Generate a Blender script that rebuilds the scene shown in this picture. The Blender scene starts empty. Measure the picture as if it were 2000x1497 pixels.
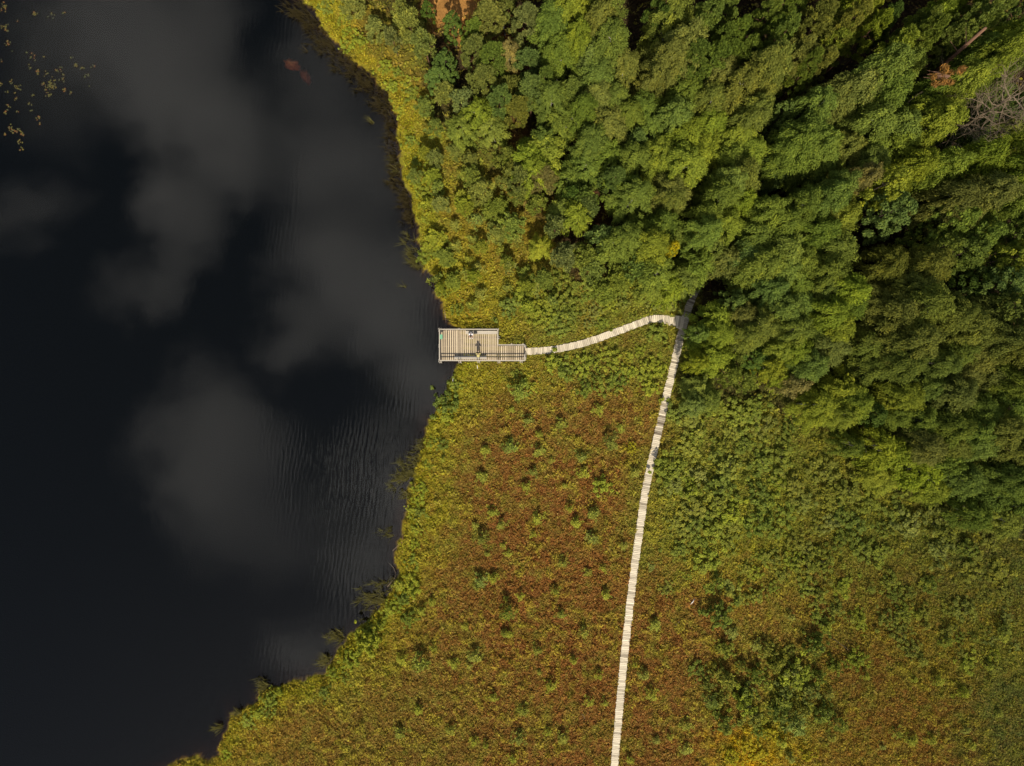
import bpy, math, random
import numpy as np
from mathutils import Vector, Matrix

R_ = math.radians
S = bpy.context.scene
COL = S.collection

# ------------------------------------------------------------------ camera, sky, sun, exposure
CAM_H = 80.0                      # drone height above the lake, metres
MPP = 0.059                       # metres on the ground per photo pixel
cam_d = bpy.data.cameras.new("camera")
cam = bpy.data.objects.new("camera", cam_d)
COL.objects.link(cam)
cam.location = (0, 0, CAM_H)
cam_d.sensor_width = 36.0
cam_d.lens = 36.0 * CAM_H / (2000 * MPP)
cam_d.clip_start, cam_d.clip_end = 0.5, 6000.0
S.camera = cam

SUN_EL = 51.0
sun_d = bpy.data.lights.new("sun", "SUN")
sun_d.energy, sun_d.angle, sun_d.color = 4.1, R_(0.53), (1.0, 0.90, 0.74)
sun = bpy.data.objects.new("sun", sun_d)
COL.objects.link(sun)
sun.location = (0, -60, 90)
sun.rotation_euler = (R_(90 - SUN_EL), 0, R_(4))

S.view_settings.view_transform = "Standard"
S.view_settings.look = "None"
S.view_settings.gamma = 1.0
S.view_settings.use_curve_mapping = False
S.view_settings.exposure = 0.30
S.cycles.sample_clamp_indirect = 4.0
S.cycles.sample_clamp_direct = 12.0
S.cycles.max_bounces = 6
S.cycles.transparent_max_bounces = 8
S.cycles.caustics_reflective = False
S.cycles.caustics_refractive = False


def P(px, py, z=0.0):
    """photo pixel -> the point at height z that the drone sees there"""
    k = (CAM_H - z) / CAM_H
    return ((px - 1000.0) * MPP * k, (748.5 - py) * MPP * k)


# clouds overhead (the lake mirrors them): centre, radii, turn, strength.  Given as the lake spot that mirrors them.
CLOUDS = [
    (230, 30, 240, 150, 0, .62), (330, 150, 210, 160, 30, .62), (410, 260, 160, 140, 45, .66), (470, 310, 90, 90, 20, .34),
    (350, 410, 120, 130, -10, .60), (325, 530, 60, 110, 0, .34), (400, 30, 100, 140, 10, .40), (620, 130, 130, 230, 12, .40),
    (700, 330, 190, 220, 30, .52), (620, 300, 120, 100, 0, .36), (670, 560, 170, 170, 20, .72), (790, 620, 130, 190, 0, .70),
    (560, 650, 90, 90, 0, .36), (840, 760, 110, 120, 0, .76), (400, 850, 170, 170, 10, .60), (430, 990, 150, 130, 0, .40),
    (770, 950, 110, 190, -12, .84), (720, 1130, 110, 140, 0, .70), (620, 1290, 130, 80, 15, .48), (50, 410, 140, 75, -25, .30),
    (110, 150, 170, 170, 0, .26), (260, 560, 110, 80, 0, .24), (520, 860, 110, 110, 0, .26), (560, 1040, 110, 130, 0, .26),
]
W = bpy.data.worlds.new("World")
S.world = W
W.use_nodes = True
nt = W.node_tree
nt.nodes.clear()
N = nt.nodes.new
L = nt.links.new


def wmath(op, a, b=None, c=None, clamp=False):
    n = N("ShaderNodeMath"); n.operation = op; n.use_clamp = clamp
    for i, v in enumerate((a, b, c)):
        if v is None: continue
        if isinstance(v, (int, float)): n.inputs[i].default_value = v
        else: L(v, n.inputs[i])
    return n.outputs[0]


wo = N("ShaderNodeOutputWorld")
sky = N("ShaderNodeTexSky")
sky.sky_type = "NISHITA"; sky.sun_disc = False
sky.sun_elevation = R_(SUN_EL); sky.sun_rotation = R_(180)
sky.air_density, sky.dust_density, sky.ozone_density = 1.0, 2.5, 1.0
bg1 = N("ShaderNodeBackground"); bg1.inputs["Strength"].default_value = 0.075
L(sky.outputs[0], bg1.inputs["Color"])
tc = N("ShaderNodeTexCoord")
sx = N("ShaderNodeSeparateXYZ"); L(tc.outputs["Generated"], sx.inputs[0])
zc = wmath("MAXIMUM", sx.outputs[2], 0.12)
cx = wmath("MULTIPLY", wmath("DIVIDE", sx.outputs[0], zc), CAM_H / MPP)
cy = wmath("MULTIPLY", wmath("DIVIDE", sx.outputs[1], zc), CAM_H / MPP)
cv = N("ShaderNodeCombineXYZ"); L(cx, cv.inputs[0]); L(cy, cv.inputs[1])
nz = N("ShaderNodeTexNoise"); nz.inputs["Scale"].default_value = 0.006; nz.inputs["Detail"].default_value = 5; nz.inputs["Roughness"].default_value = 0.62
L(cv.outputs[0], nz.inputs["Vector"])
vm = N("ShaderNodeVectorMath"); vm.operation = "MULTIPLY_ADD"
L(nz.outputs["Color"], vm.inputs[0]); vm.inputs[1].default_value = (210, 210, 0); vm.inputs[2].default_value = (-105, -105, 0)
va = N("ShaderNodeVectorMath"); va.operation = "ADD"; L(cv.outputs[0], va.inputs[0]); L(vm.outputs[0], va.inputs[1])
dens = None
for (bx_, by_, ra, rb, an, st) in CLOUDS:
    mp = N("ShaderNodeMapping"); mp.vector_type = "TEXTURE"
    mp.inputs["Location"].default_value = (bx_ - 1000, 748.5 - by_, 0)
    mp.inputs["Rotation"].default_value = (0, 0, R_(-an))
    mp.inputs["Scale"].default_value = (ra, rb, 1)
    L(va.outputs[0], mp.inputs["Vector"])
    ln = N("ShaderNodeVectorMath"); ln.operation = "LENGTH"; L(mp.outputs[0], ln.inputs[0])
    mr = N("ShaderNodeMapRange"); mr.interpolation_type = "SMOOTHSTEP"
    mr.inputs["From Min"].default_value = 1.12; mr.inputs["From Max"].default_value = 0.08
    mr.inputs["To Min"].default_value = 0.0; mr.inputs["To Max"].default_value = st
    L(ln.outputs["Value"], mr.inputs["Value"])
    dens = mr.outputs[0] if dens is None else wmath("MAXIMUM", dens, wmath("ADD", wmath("MULTIPLY", dens, 0.9), wmath("MULTIPLY", mr.outputs[0], 0.45))) if False else wmath("SUBTRACT", wmath("ADD", dens, mr.outputs[0]), wmath("MULTIPLY", dens, mr.outputs[0]))
up = N("ShaderNodeMapRange"); up.inputs["From Min"].default_value = 0.15; up.inputs["From Max"].default_value = 0.4
L(sx.outputs[2], up.inputs["Value"])
dens = wmath("MULTIPLY", dens, up.outputs[0])
dens = wmath("MULTIPLY", dens, wmath("MULTIPLY_ADD", nz.outputs["Fac"], 0.9, 0.5), clamp=True)
bg2 = N("ShaderNodeBackground"); bg2.inputs["Color"].default_value = (1.0, 0.965, 0.90, 1); bg2.inputs["Strength"].default_value = 1.9
mx = N("ShaderNodeMixShader"); L(dens, mx.inputs[0]); L(bg1.outputs[0], mx.inputs[1]); L(bg2.outputs[0], mx.inputs[2])
L(mx.outputs[0], wo.inputs["Surface"])

# out-of-view cloudlet added south-east of the lake to darken the wood's right edge
def add_shade_cloud():
    k = 620.0; off = k / math.tan(R_(SUN_EL)); c = (74.0 + off * math.sin(R_(4)), -14.0 - off * math.cos(R_(4)), k)
    V, F, n, mseg = [], [], 16, 28
    for i in range(n + 1):
        th = math.pi * i / n
        for j in range(mseg):
            ph = 2 * math.pi * j / mseg; q = 1 + .10 * math.sin(3 * ph + 1) * math.sin(th) + .07 * math.sin(5 * ph + 4 * th)
            V.append((c[0] + 52 * q * math.sin(th) * math.cos(ph), c[1] + 62 * q * math.sin(th) * math.sin(ph), c[2] + 14 * q * math.cos(th)))
    for i in range(n):
        for j in range(mseg): j2 = (j + 1) % mseg; F.append((i * mseg + j, (i + 1) * mseg + j, (i + 1) * mseg + j2, i * mseg + j2))
    me = bpy.data.meshes.new("shade_cloud"); me.from_pydata(V, [], F); me.update()
    m = bpy.data.materials.new("shade_cloud_vapour"); m.use_nodes = True; t = m.node_tree; t.nodes.clear()
    o_ = t.nodes.new("ShaderNodeOutputMaterial"); v = t.nodes.new("ShaderNodeVolumePrincipled")
    v.inputs["Color"].default_value = (.98, .98, .98, 1); v.inputs["Density"].default_value = .017; t.links.new(v.outputs[0], o_.inputs["Volume"])
    me.materials.append(m)
    o = bpy.data.objects.new("shade_cloud", me); COL.objects.link(o); o["kind"] = "structure"; o["label"] = "small thin fair-weather cloud high beside the lake"


add_shade_cloud()

# ------------------------------------------------------------------ helpers
rng = np.random.default_rng(11)
random.seed(5)


def lin(c, k=1.0):
    c = np.asarray(c, float) / 255.0
    return np.where(c <= 0.04045, c / 12.92, ((c + 0.055) / 1.055) ** 2.4) * k


def fast_mesh(name, verts, faces, attrs=None, smooth=False):
    """faces: (n,3) or (n,4) int array.  attrs: {name: per-vertex float or (n,3) colour}"""
    verts = np.asarray(verts, np.float32); faces = np.asarray(faces, np.int32)
    me = bpy.data.meshes.new(name)
    k = faces.shape[1]; nf = len(faces)
    me.vertices.add(len(verts)); me.vertices.foreach_set("co", verts.ravel())
    me.loops.add(nf * k); me.loops.foreach_set("vertex_index", faces.ravel())
    me.polygons.add(nf)
    me.polygons.foreach_set("loop_start", np.arange(0, nf * k, k, dtype=np.int32))
    me.polygons.foreach_set("loop_total", np.full(nf, k, np.int32))
    me.polygons.foreach_set("use_smooth", np.full(nf, smooth))
    for an, v in (attrs or {}).items():
        v = np.asarray(v, np.float32)
        if v.ndim == 1:
            a = me.attributes.new(an, "FLOAT", "POINT"); a.data.foreach_set("value", v)
        else:
            a = me.attributes.new(an, "FLOAT_COLOR", "POINT")
            a.data.foreach_set("color", np.concatenate([v, np.ones((len(v), 1), np.float32)], 1).ravel())
    me.update(calc_edges=True)
    return me


def obj(name, me, mat=None, parent=None, loc=None):
    if mat and not me.materials: me.materials.append(mat)
    o = bpy.data.objects.new(name, me)
    COL.objects.link(o)
    if parent: o.parent = parent
    if loc is not None: o.location = loc
    return o


def thing(name, label, cat, loc=(0, 0, 0), rz=0.0, group=None):
    o = bpy.data.objects.new(name, None); COL.objects.link(o)
    o.empty_display_size = 0.2
    o.location = loc; o.rotation_euler = (0, 0, rz)
    return tag(o, label, cat, group)


def tag(o, label=None, cat=None, group=None, kind=None):
    if label: o["label"] = label
    if cat: o["category"] = cat
    if group: o["group"] = group
    if kind: o["kind"] = kind
    return o


class MB:
    """collects boxes and tubes into one mesh with a per-piece tint"""
    def __init__(s): s.v, s.f, s.t = [], [], []

    def add(s, vs, fs, t=0.5):
        b = len(s.v); s.v += [tuple(v) for v in vs]; s.f += [tuple(i + b for i in f) for f in fs]; s.t += [t] * len(vs)

    def box(s, c, size, rz=0.0, t=0.5, taper=1.0, rx=0.0, ry=0.0):
        hx, hy, hz = size[0] / 2, size[1] / 2, size[2] / 2
        m = Matrix.Rotation(rz, 3, "Z") @ Matrix.Rotation(rx, 3, "X") @ Matrix.Rotation(ry, 3, "Y")
        vs = []
        for z, k in ((-hz, 1.0), (hz, taper)):
            for x, y in ((-hx, -hy), (hx, -hy), (hx, hy), (-hx, hy)):
                vs.append(m @ Vector((x * k, y * k, z)) + Vector(c))
        s.add(vs, [(3, 2, 1, 0), (4, 5, 6, 7), (0, 1, 5, 4), (1, 2, 6, 5), (2, 3, 7, 6), (3, 0, 4, 7)], t)

    def bar(s, a, b, w, h, t=0.5):
        a, b = Vector(a), Vector(b); d = (b - a); ln = d.length; d.normalize()
        upv = Vector((0, 0, 1)) if abs(d.z) < 0.9 else Vector((1, 0, 0))
        sd = d.cross(upv).normalized(); u = sd.cross(d)
        vs = []
        for p in (a, b):
            for q, r in ((-1, -1), (1, -1), (1, 1), (-1, 1)):
                vs.append(p + sd * (q * w / 2) + u * (r * h / 2))
        s.add(vs, [(3, 2, 1, 0), (4, 5, 6, 7), (0, 1, 5, 4), (1, 2, 6, 5), (2, 3, 7, 6), (3, 0, 4, 7)], t)

    def tube(s, pts, rad, n=6, t=0.5):
        pts = [Vector(p) for p in pts]; vs, fs = [], []
        for i, p in enumerate(pts):
            d = (pts[min(i + 1, len(pts) - 1)] - pts[max(i - 1, 0)]).normalized()
            a = d.cross(Vector((0.31, 0.95, 0.1))).normalized(); b = d.cross(a)
            for k in range(n):
                an = 2 * math.pi * k / n
                vs.append(p + (a * math.cos(an) + b * math.sin(an)) * rad[i])
        for i in range(len(pts) - 1):
            for k in range(n):
                k2 = (k + 1) % n
                fs.append((i * n + k, i * n + k2, (i + 1) * n + k2, (i + 1) * n + k))
        fs.append(tuple(range(n - 1, -1, -1))); e = (len(pts) - 1) * n; fs.append(tuple(range(e, e + n)))
        s.add(vs, fs, t)

    def mesh(s, name, smooth=False):
        me = bpy.data.meshes.new(name); me.from_pydata(s.v, [], s.f)
        a = me.attributes.new("tint", "FLOAT", "POINT"); a.data.foreach_set("value", np.asarray(s.t, np.float32))
        if smooth: me.polygons.foreach_set("use_smooth", np.full(len(me.polygons), True))
        me.update(); return me

    def build(s, name, mat, parent=None, smooth=False):
        return obj(name, s.mesh(name, smooth), mat, parent)


def _hash(ix, iy, seed):
    h = (ix.astype(np.int64) * 374761393 + iy.astype(np.int64) * 668265263 + seed * 974711) & 0x7FFFFFFF
    h = ((h ^ (h >> 13)) * 1274126177) & 0x7FFFFFFF
    return ((h ^ (h >> 16)) & 0xFFFF) / 65535.0


def vnoise(x, y, seed=0):
    ix, iy = np.floor(x), np.floor(y); fx, fy = x - ix, y - iy
    fx = fx * fx * (3 - 2 * fx); fy = fy * fy * (3 - 2 * fy)
    a, b = _hash(ix, iy, seed), _hash(ix + 1, iy, seed); c, d = _hash(ix, iy + 1, seed), _hash(ix + 1, iy + 1, seed)
    return (a + (b - a) * fx) * (1 - fy) + (c + (d - c) * fx) * fy


def fbm(x, y, seed=0, oct=4):
    s, a, t = 0.0, 0.5, 0.0
    for i in range(oct):
        s = s + a * vnoise(x * 2 ** i + 17.3 * i, y * 2 ** i - 9.1 * i, seed + i); t += a; a *= 0.5
    return s / t


# ------------------------------------------------------------------ layout measured on the photograph (pixels)
SHORE = [(300, -500), (450, -250), (530, -90), (586, -6), (618, 32), (655, 78), (696, 118), (735, 152), (764, 190), (776, 240), (783, 300), (790, 350), (806, 388),
         (815, 430), (822, 490), (826, 525), (848, 545), (855, 575), (868, 605), (884, 632), (902, 655), (903, 690), (892, 713), (878, 738), (876, 765),
         (860, 788), (845, 812), (832, 835), (826, 870), (812, 910), (803, 950), (797, 985), (788, 1020), (782, 1060), (778, 1095), (780, 1122), (768, 1150),
         (745, 1178), (728, 1202), (708, 1228), (680, 1245), (662, 1268), (652, 1295), (622, 1320), (575, 1333), (540, 1340), (507, 1353), (496, 1380), (452, 1395),
         (447, 1415), (438, 1440), (428, 1468), (405, 1484), (380, 1474), (342, 1490), (300, 1520), (200, 1580), (0, 1680), (-400, 1900),
         (-1300, 2100), (-2300, 1600), (-2700, 300), (-1800, -900), (-600, -1000)]
MAIN = [(1190, 1640), (1198, 1500), (1207, 1400), (1217, 1290), (1228, 1190), (1238, 1105), (1248, 1035), (1258, 962), (1270, 905), (1283, 850), (1294, 800), (1306, 750),
        (1317, 702), (1327, 660), (1337, 622), (1347, 590), (1362, 556), (1388, 522), (1420, 480), (1440, 420)]
BRANCH = [(1026, 687), (1060, 686), (1092, 682), (1130, 674), (1168, 662), (1205, 648), (1240, 635), (1266, 625), (1284, 623), (1308, 627), (1332, 632)]
FOREST = [(700, -300), (690, 40), (760, 130), (850, 190), (860, 260), (960, 330), (1010, 400), (1090, 470), (1130, 560), (1300, 585), (1345, 560), (1352, 620),
          (1330, 720), (1350, 800), (1480, 790), (1620, 830), (1680, 940), (1800, 985), (1900, 1040), (2100, 1080), (2700, 1100), (2700, -300)]


def seg_dist(x, y, pts, closed=False):
    d = np.full(np.shape(x), 1e9)
    n = len(pts)
    for i in range(n if closed else n - 1):
        (ax, ay), (bx, by) = pts[i], pts[(i + 1) % n]
        dx, dy = bx - ax, by - ay
        t = np.clip(((x - ax) * dx + (y - ay) * dy) / (dx * dx + dy * dy), 0, 1)
        d = np.minimum(d, np.hypot(x - ax - t * dx, y - ay - t * dy))
    return d


def inside(x, y, pts):
    c = np.zeros(np.shape(x), bool); n = len(pts)
    for i in range(n):
        (ax, ay), (bx, by) = pts[i], pts[(i + 1) % n]
        m = (ay > y) != (by > y)
        c ^= m & (x < (bx - ax) * (y - ay) / (by - ay + 1e-12) + ax)
    return c


def shore_d(px, py):
    """pixels from the shore, positive on land, with small ragged bays"""
    d = seg_dist(px, py, SHORE, True)
    d = np.where(inside(px, py, SHORE), -d, d)
    return d + (fbm(px / 18.0, py / 18.0, 3, 4) - 0.5) * 22 + (vnoise(px / 4.0, py / 4.0, 13) - .5) * 4


def to_px(x, y): return x / MPP + 1000.0, 748.5 - y / MPP


# (x, y, rx, ry, colour as seen in the photo, weight)
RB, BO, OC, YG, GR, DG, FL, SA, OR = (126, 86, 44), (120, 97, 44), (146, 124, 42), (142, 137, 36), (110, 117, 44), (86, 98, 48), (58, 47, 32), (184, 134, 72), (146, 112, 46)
ZONES = [
    (1040, 1080, 150, 220, RB, 1.95), (1060, 940, 130, 130, RB, 1.20), (1110, 1220, 110, 150, RB, 1.80), (960, 1240, 110, 130, RB, .8), (1120, 1400, 120, 130, RB, .9),
    (1330, 1190, 95, 90, RB, 1.95), (1300, 1400, 110, 130, RB, 1.35), (1690, 1330, 90, 70, RB, 1.0), (1720, 1450, 120, 70, OR, .9), (1800, 1420, 110, 90, RB, .7), (1560, 1180, 90, 70, RB, .5),
    (1230, 770, 60, 90, RB, .8), (1150, 820, 110, 90, BO, .9), (960, 860, 70, 90, BO, .9), (900, 1050, 50, 160, BO, .9), (860, 1180, 90, 80, BO, .9),
    (700, 1390, 170, 110, BO, 1.2), (900, 1380, 160, 130, BO, 1.1), (520, 1440, 110, 60, OR, .7), (650, 1460, 160, 60, BO, 1.0), (1020, 1440, 120, 80, RB, .6),
    (960, 735, 90, 34, YG, 1.4), (880, 800, 40, 60, YG, 1.0), (930, 770, 60, 40, YG, .6), (1130, 720, 150, 50, GR, .9), (1260, 690, 60, 50, GR, 1.0),
    (870, 900, 34, 80, YG, 1.0), (840, 1010, 40, 90, YG, 1.1), (800, 1160, 40, 60, YG, 1.1), (720, 1250, 60, 40, YG, 1.2), (620, 1340, 90, 34, YG, 1.1), (470, 1420, 50, 60, YG, 1.0), (885, 930, 30, 60, GR, .7),
    (640, 20, 50, 50, YG, 1.3), (690, 90, 60, 60, OC, 1.2), (740, 150, 60, 50, OC, 1.3), (770, 110, 50, 90, GR, .9), (790, 200, 30, 60, OC, .9), (810, 300, 34, 80, YG, .9), (840, 420, 30, 80, YG, 1.1), (880, 470, 60, 80, (140, 128, 42), .8),
    (930, 450, 80, 80, (136, 120, 44), .9), (940, 540, 80, 60, YG, 1.0), (900, 600, 40, 40, OC, 1.1), (1000, 520, 70, 70, (134, 118, 44), .9), (1060, 590, 70, 50, GR, .9), (1150, 610, 90, 45, GR, .9), (980, 620, 60, 40, YG, .7), (1250, 600, 70, 40, GR, 1.0),
    (1000, 350, 14, 60, OC, 1.2), (950, 300, 100, 80, GR, .6), (1075, 450, 20, 60, OC, .7), (1155, 580, 12, 60, OR, .8),
    (1370, 1000, 110, 130, GR, .9), (1480, 900, 130, 120, GR, 1.1), (1600, 1000, 120, 120, GR, 1.0), (1760, 1020, 150, 80, GR, 1.1), (1900, 1100, 140, 80, DG, 1.0), (1450, 1080, 140, 90, YG, .6), (1600, 1120, 120, 90, BO, .7),
    (1330, 900, 30, 180, GR, .9), (1260, 1050, 26, 120, GR, .5), (1720, 1180, 180, 100, BO, .8), (1800, 1260, 140, 120, OC, .55), (1900, 1250, 120, 120, GR, .7), (1950, 1420, 80, 120, DG, .9), (1560, 1350, 120, 100, GR, .8),
    (1480, 1465, 70, 40, (178, 146, 18), 1.3), (1570, 1480, 40, 25, OC, .7), (1250, 1300, 30, 140, BO, .6), (1420, 1290, 60, 60, BO, .8), (1380, 1360, 60, 60, BO, .8),
    (880, 12, 46, 34, SA, 3.0), (868, 54, 20, 12, SA, 1.2), (985, 95, 40, 40, (120, 74, 40), 1.2), (1010, 270, 20, 50, (120, 80, 50), 1.2), (1120, 275, 24, 20, (150, 90, 60), 1.6), (1160, 400, 60, 50, (90, 58, 34), .8),
]
ZC = np.array([lin(z[4]) for z in ZONES])


def cover(px, py, noise_amt=3.2):
    """real colour of the plants and soil that cover the ground"""
    wx = px + (fbm(px / 45, py / 45, 21, 3) - .5) * 70; wy = py + (fbm(px / 45, py / 45, 31, 3) - .5) * 70
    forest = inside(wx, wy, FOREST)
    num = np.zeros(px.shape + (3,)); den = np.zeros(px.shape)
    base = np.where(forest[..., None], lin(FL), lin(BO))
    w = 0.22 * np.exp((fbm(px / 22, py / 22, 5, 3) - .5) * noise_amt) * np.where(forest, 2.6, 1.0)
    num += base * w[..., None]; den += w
    for i, (cx_, cy_, rx, ry, c, k) in enumerate(ZONES):
        q = ((wx - cx_) / rx) ** 2 + ((wy - cy_) / ry) ** 2
        m = q < 9
        if not m.any(): continue
        ww = np.zeros(px.shape)
        ww[m] = k * np.exp(-q[m]) * np.exp((vnoise(px[m] / 13.0, py[m] / 13.0, 50 + i * 3) * .6 + vnoise(px[m] / 5.0, py[m] / 5.0, 51 + i * 3) * .4 - .5) * noise_amt * 1.4)
        num += ZC[i] * ww[..., None]; den += ww
    c = num / den[..., None]
    # scattered yellow-green sedge and ochre in the red bog
    m = (np.clip((fbm(px / 26, py / 26, 77, 4) - .52) * 8, 0, 1) * .34 + np.clip((fbm(px / 7, py / 7, 79, 3) - .53) * 9, 0, 1) * .30) * (~forest)
    c = c * (1 - m[..., None]) + lin((122, 124, 46)) * m[..., None]
    d = np.where(forest, 99, shore_d(px, py))
    m = np.clip(1 - np.abs(d - 14) / 30, 0, 1) * .55
    c = c * (1 - m[..., None]) + lin((132, 128, 28)) * m[..., None]
    return c


ALB = 1.10      # photo brightness -> albedo


def ground_z(px, py):
    d = shore_d(px, py) * MPP
    z = np.where(d > 0, 0.05 + 0.24 * np.clip(d / 0.9, 0, 1), 0.05 + d * 0.62)
    z = np.maximum(z, -3.0)
    return z + np.where(d > 0.3, (fbm(px / 14, py / 14, 9, 4) - .5) * 0.34, 0)


# ------------------------------------------------------------------ materials
def mat(name):
    m = bpy.data.materials.new(name); m.use_nodes = True
    t = m.node_tree; t.nodes.clear()
    out = t.nodes.new("ShaderNodeOutputMaterial")
    return m, t, out


def principled_attr(name, rough=0.85, spec=0.2, scale=0.0, bump=0.0, attr="cov", noise=0.25):
    m, t, out = mat(name)
    b = t.nodes.new("ShaderNodeBsdfPrincipled"); b.inputs["Roughness"].default_value = rough; b.inputs["Specular IOR Level"].default_value = spec
    a = t.nodes.new("ShaderNodeAttribute"); a.attribute_name = attr
    geo = t.nodes.new("ShaderNodeNewGeometry")
    n = t.nodes.new("ShaderNodeTexNoise"); n.inputs["Scale"].default_value = scale; n.inputs["Detail"].default_value = 6; n.inputs["Roughness"].default_value = .7
    t.links.new(geo.outputs["Position"], n.inputs["Vector"])
    mr = t.nodes.new("ShaderNodeMapRange"); mr.inputs["From Min"].default_value = .3; mr.inputs["From Max"].default_value = .7
    mr.inputs["To Min"].default_value = 1 - noise; mr.inputs["To Max"].default_value = 1 + noise
    t.links.new(n.outputs["Fac"], mr.inputs["Value"])
    v = t.nodes.new("ShaderNodeVectorMath"); v.operation = "SCALE"
    t.links.new(a.outputs["Color"], v.inputs[0]); t.links.new(mr.outputs[0], v.inputs["Scale"])
    t.links.new(v.outputs[0], b.inputs["Base Color"])
    if bump:
        bp = t.nodes.new("ShaderNodeBump"); bp.inputs["Strength"].default_value = bump; bp.inputs["Distance"].default_value = 0.12
        t.links.new(n.outputs["Fac"], bp.inputs["Height"]); t.links.new(bp.outputs[0], b.inputs["Normal"])
    t.links.new(b.outputs[0], out.inputs["Surface"])
    return m


M_GROUND = principled_attr("peat_and_moss", .95, .1, 5.0, .8, noise=.3)


def leaf_mat(name, trans=.28, attr_color=False, yellow=.5):
    """leaves: object colour varied leaf by leaf, lit from both sides"""
    m, t, out = mat(name)
    l = t.links.new
    if attr_color:
        a = t.nodes.new("ShaderNodeAttribute"); a.attribute_name = "cov"; colr = a.outputs["Color"]
    else:
        oi = t.nodes.new("ShaderNodeObjectInfo"); colr = oi.outputs["Color"]
        ti = t.nodes.new("ShaderNodeAttribute"); ti.attribute_name = "tint"
        r = t.nodes.new("ShaderNodeValToRGB"); e = r.color_ramp.elements
        e[0].position = 0; e[0].color = (.47, .51, .48, 1); e[1].position = 1; e[1].color = (1.55, 1.42, 1.05, 1)
        el = r.color_ramp.elements.new(.55); el.color = (.98, 1.0, 1.0, 1)
        l(ti.outputs["Fac"], r.inputs[0])
        mxx = t.nodes.new("ShaderNodeMix"); mxx.data_type = "RGBA"; mxx.blend_type = "MULTIPLY"; mxx.inputs["Factor"].default_value = 1
        mxx.clamp_result = False
        l(colr, mxx.inputs["A"]); l(r.outputs[0], mxx.inputs["B"]); colr = mxx.outputs["Result"]
    d = t.nodes.new("ShaderNodeBsdfDiffuse"); l(colr, d.inputs["Color"])
    tr = t.nodes.new("ShaderNodeBsdfTranslucent"); l(colr, tr.inputs["Color"])
    mm = t.nodes.new("ShaderNodeMixShader"); mm.inputs[0].default_value = trans
    l(d.outputs[0], mm.inputs[1]); l(tr.outputs[0], mm.inputs[2])
    l(mm.outputs[0], out.inputs["Surface"])
    return m


M_LEAF = leaf_mat("leaves")
M_NEEDLE = leaf_mat("needles", .22)
M_COVER = leaf_mat("sedge_and_heather", .22, True)


def wood_mat(name, c0, c1, rough=.85, sc=(2, 40, 2), dirt=0.0):
    m, t, out = mat(name); l = t.links.new
    b = t.nodes.new("ShaderNodeBsdfPrincipled"); b.inputs["Roughness"].default_value = rough; b.inputs["Specular IOR Level"].default_value = .2
    ti = t.nodes.new("ShaderNodeAttribute"); ti.attribute_name = "tint"
    geo = t.nodes.new("ShaderNodeNewGeometry")
    mp = t.nodes.new("ShaderNodeMapping"); mp.inputs["Scale"].default_value = sc; l(geo.outputs["Position"], mp.inputs["Vector"])
    n = t.nodes.new("ShaderNodeTexNoise"); n.inputs["Scale"].default_value = 1.0; n.inputs["Detail"].default_value = 5; l(mp.outputs[0], n.inputs["Vector"])
    ad = t.nodes.new("ShaderNodeMath"); ad.operation = "MULTIPLY_ADD"; ad.inputs[1].default_value = .7; l(n.outputs["Fac"], ad.inputs[0])
    sb = t.nodes.new("ShaderNodeMath"); sb.operation = "SUBTRACT"; l(ti.outputs["Fac"], sb.inputs[0]); sb.inputs[1].default_value = .35
    l(sb.outputs[0], ad.inputs[2])
    r = t.nodes.new("ShaderNodeValToRGB"); e = r.color_ramp.elements
    e[0].position = 0; e[0].color = (*c0, 1); e[1].position = 1; e[1].color = (*c1, 1)
    l(ad.outputs[0], r.inputs[0])
    l(r.outputs[0], b.inputs["Base Color"]); l(b.outputs[0], out.inputs["Surface"])
    return m


M_PLANK = wood_mat("weathered_planks", (.10, .075, .05), (.80, .71, .53))
M_DECK = wood_mat("platform_planks", (.17, .13, .085), (.62, .51, .35))
M_RAIL = wood_mat("grey_rail_timber", (.22, .19, .15), (.55, .50, .41))
M_DARKWOOD = wood_mat("wet_posts", (.04, .03, .02), (.16, .12, .09))
M_BIRCHBARK = wood_mat("birch_bark", (.12, .10, .08), (.75, .70, .62), sc=(3, 3, 9))
M_PINEBARK = wood_mat("pine_bark", (.07, .04, .03), (.24, .13, .075), sc=(6, 6, 2))
M_DEADWOOD = wood_mat("dead_grey_wood", (.12, .095, .07), (.27, .20, .125), sc=(4, 4, 4))
M_PALEWOOD = wood_mat("bleached_wood", (.45, .42, .36), (.85, .82, .75), sc=(4, 4, 4))


def plain(name, c, rough=.7):
    m, t, out = mat(name)
    b = t.nodes.new("ShaderNodeBsdfPrincipled"); b.inputs["Roughness"].default_value = rough; b.inputs["Base Color"].default_value = (*c, 1)
    n = t.nodes.new("ShaderNodeTexNoise"); n.inputs["Scale"].default_value = 30
    bp = t.nodes.new("ShaderNodeBump"); bp.inputs["Strength"].default_value = .15; bp.inputs["Distance"].default_value = .01
    t.links.new(n.outputs["Fac"], bp.inputs["Height"]); t.links.new(bp.outputs[0], b.inputs["Normal"])
    t.links.new(b.outputs[0], out.inputs["Surface"])
    return m


# ------------------------------------------------------------------ ground and lake
def axis(lo, hi, step, far):
    a = list(np.arange(lo, hi + 1e-6, step)); s = step; x = a[-1]
    while x < far: s *= 1.35; x += s; a.append(x)
    s = step; x = a[0]; pre = []
    while x > -far: s *= 1.35; x -= s; pre.append(x)
    return np.array(pre[::-1] + a)


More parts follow.
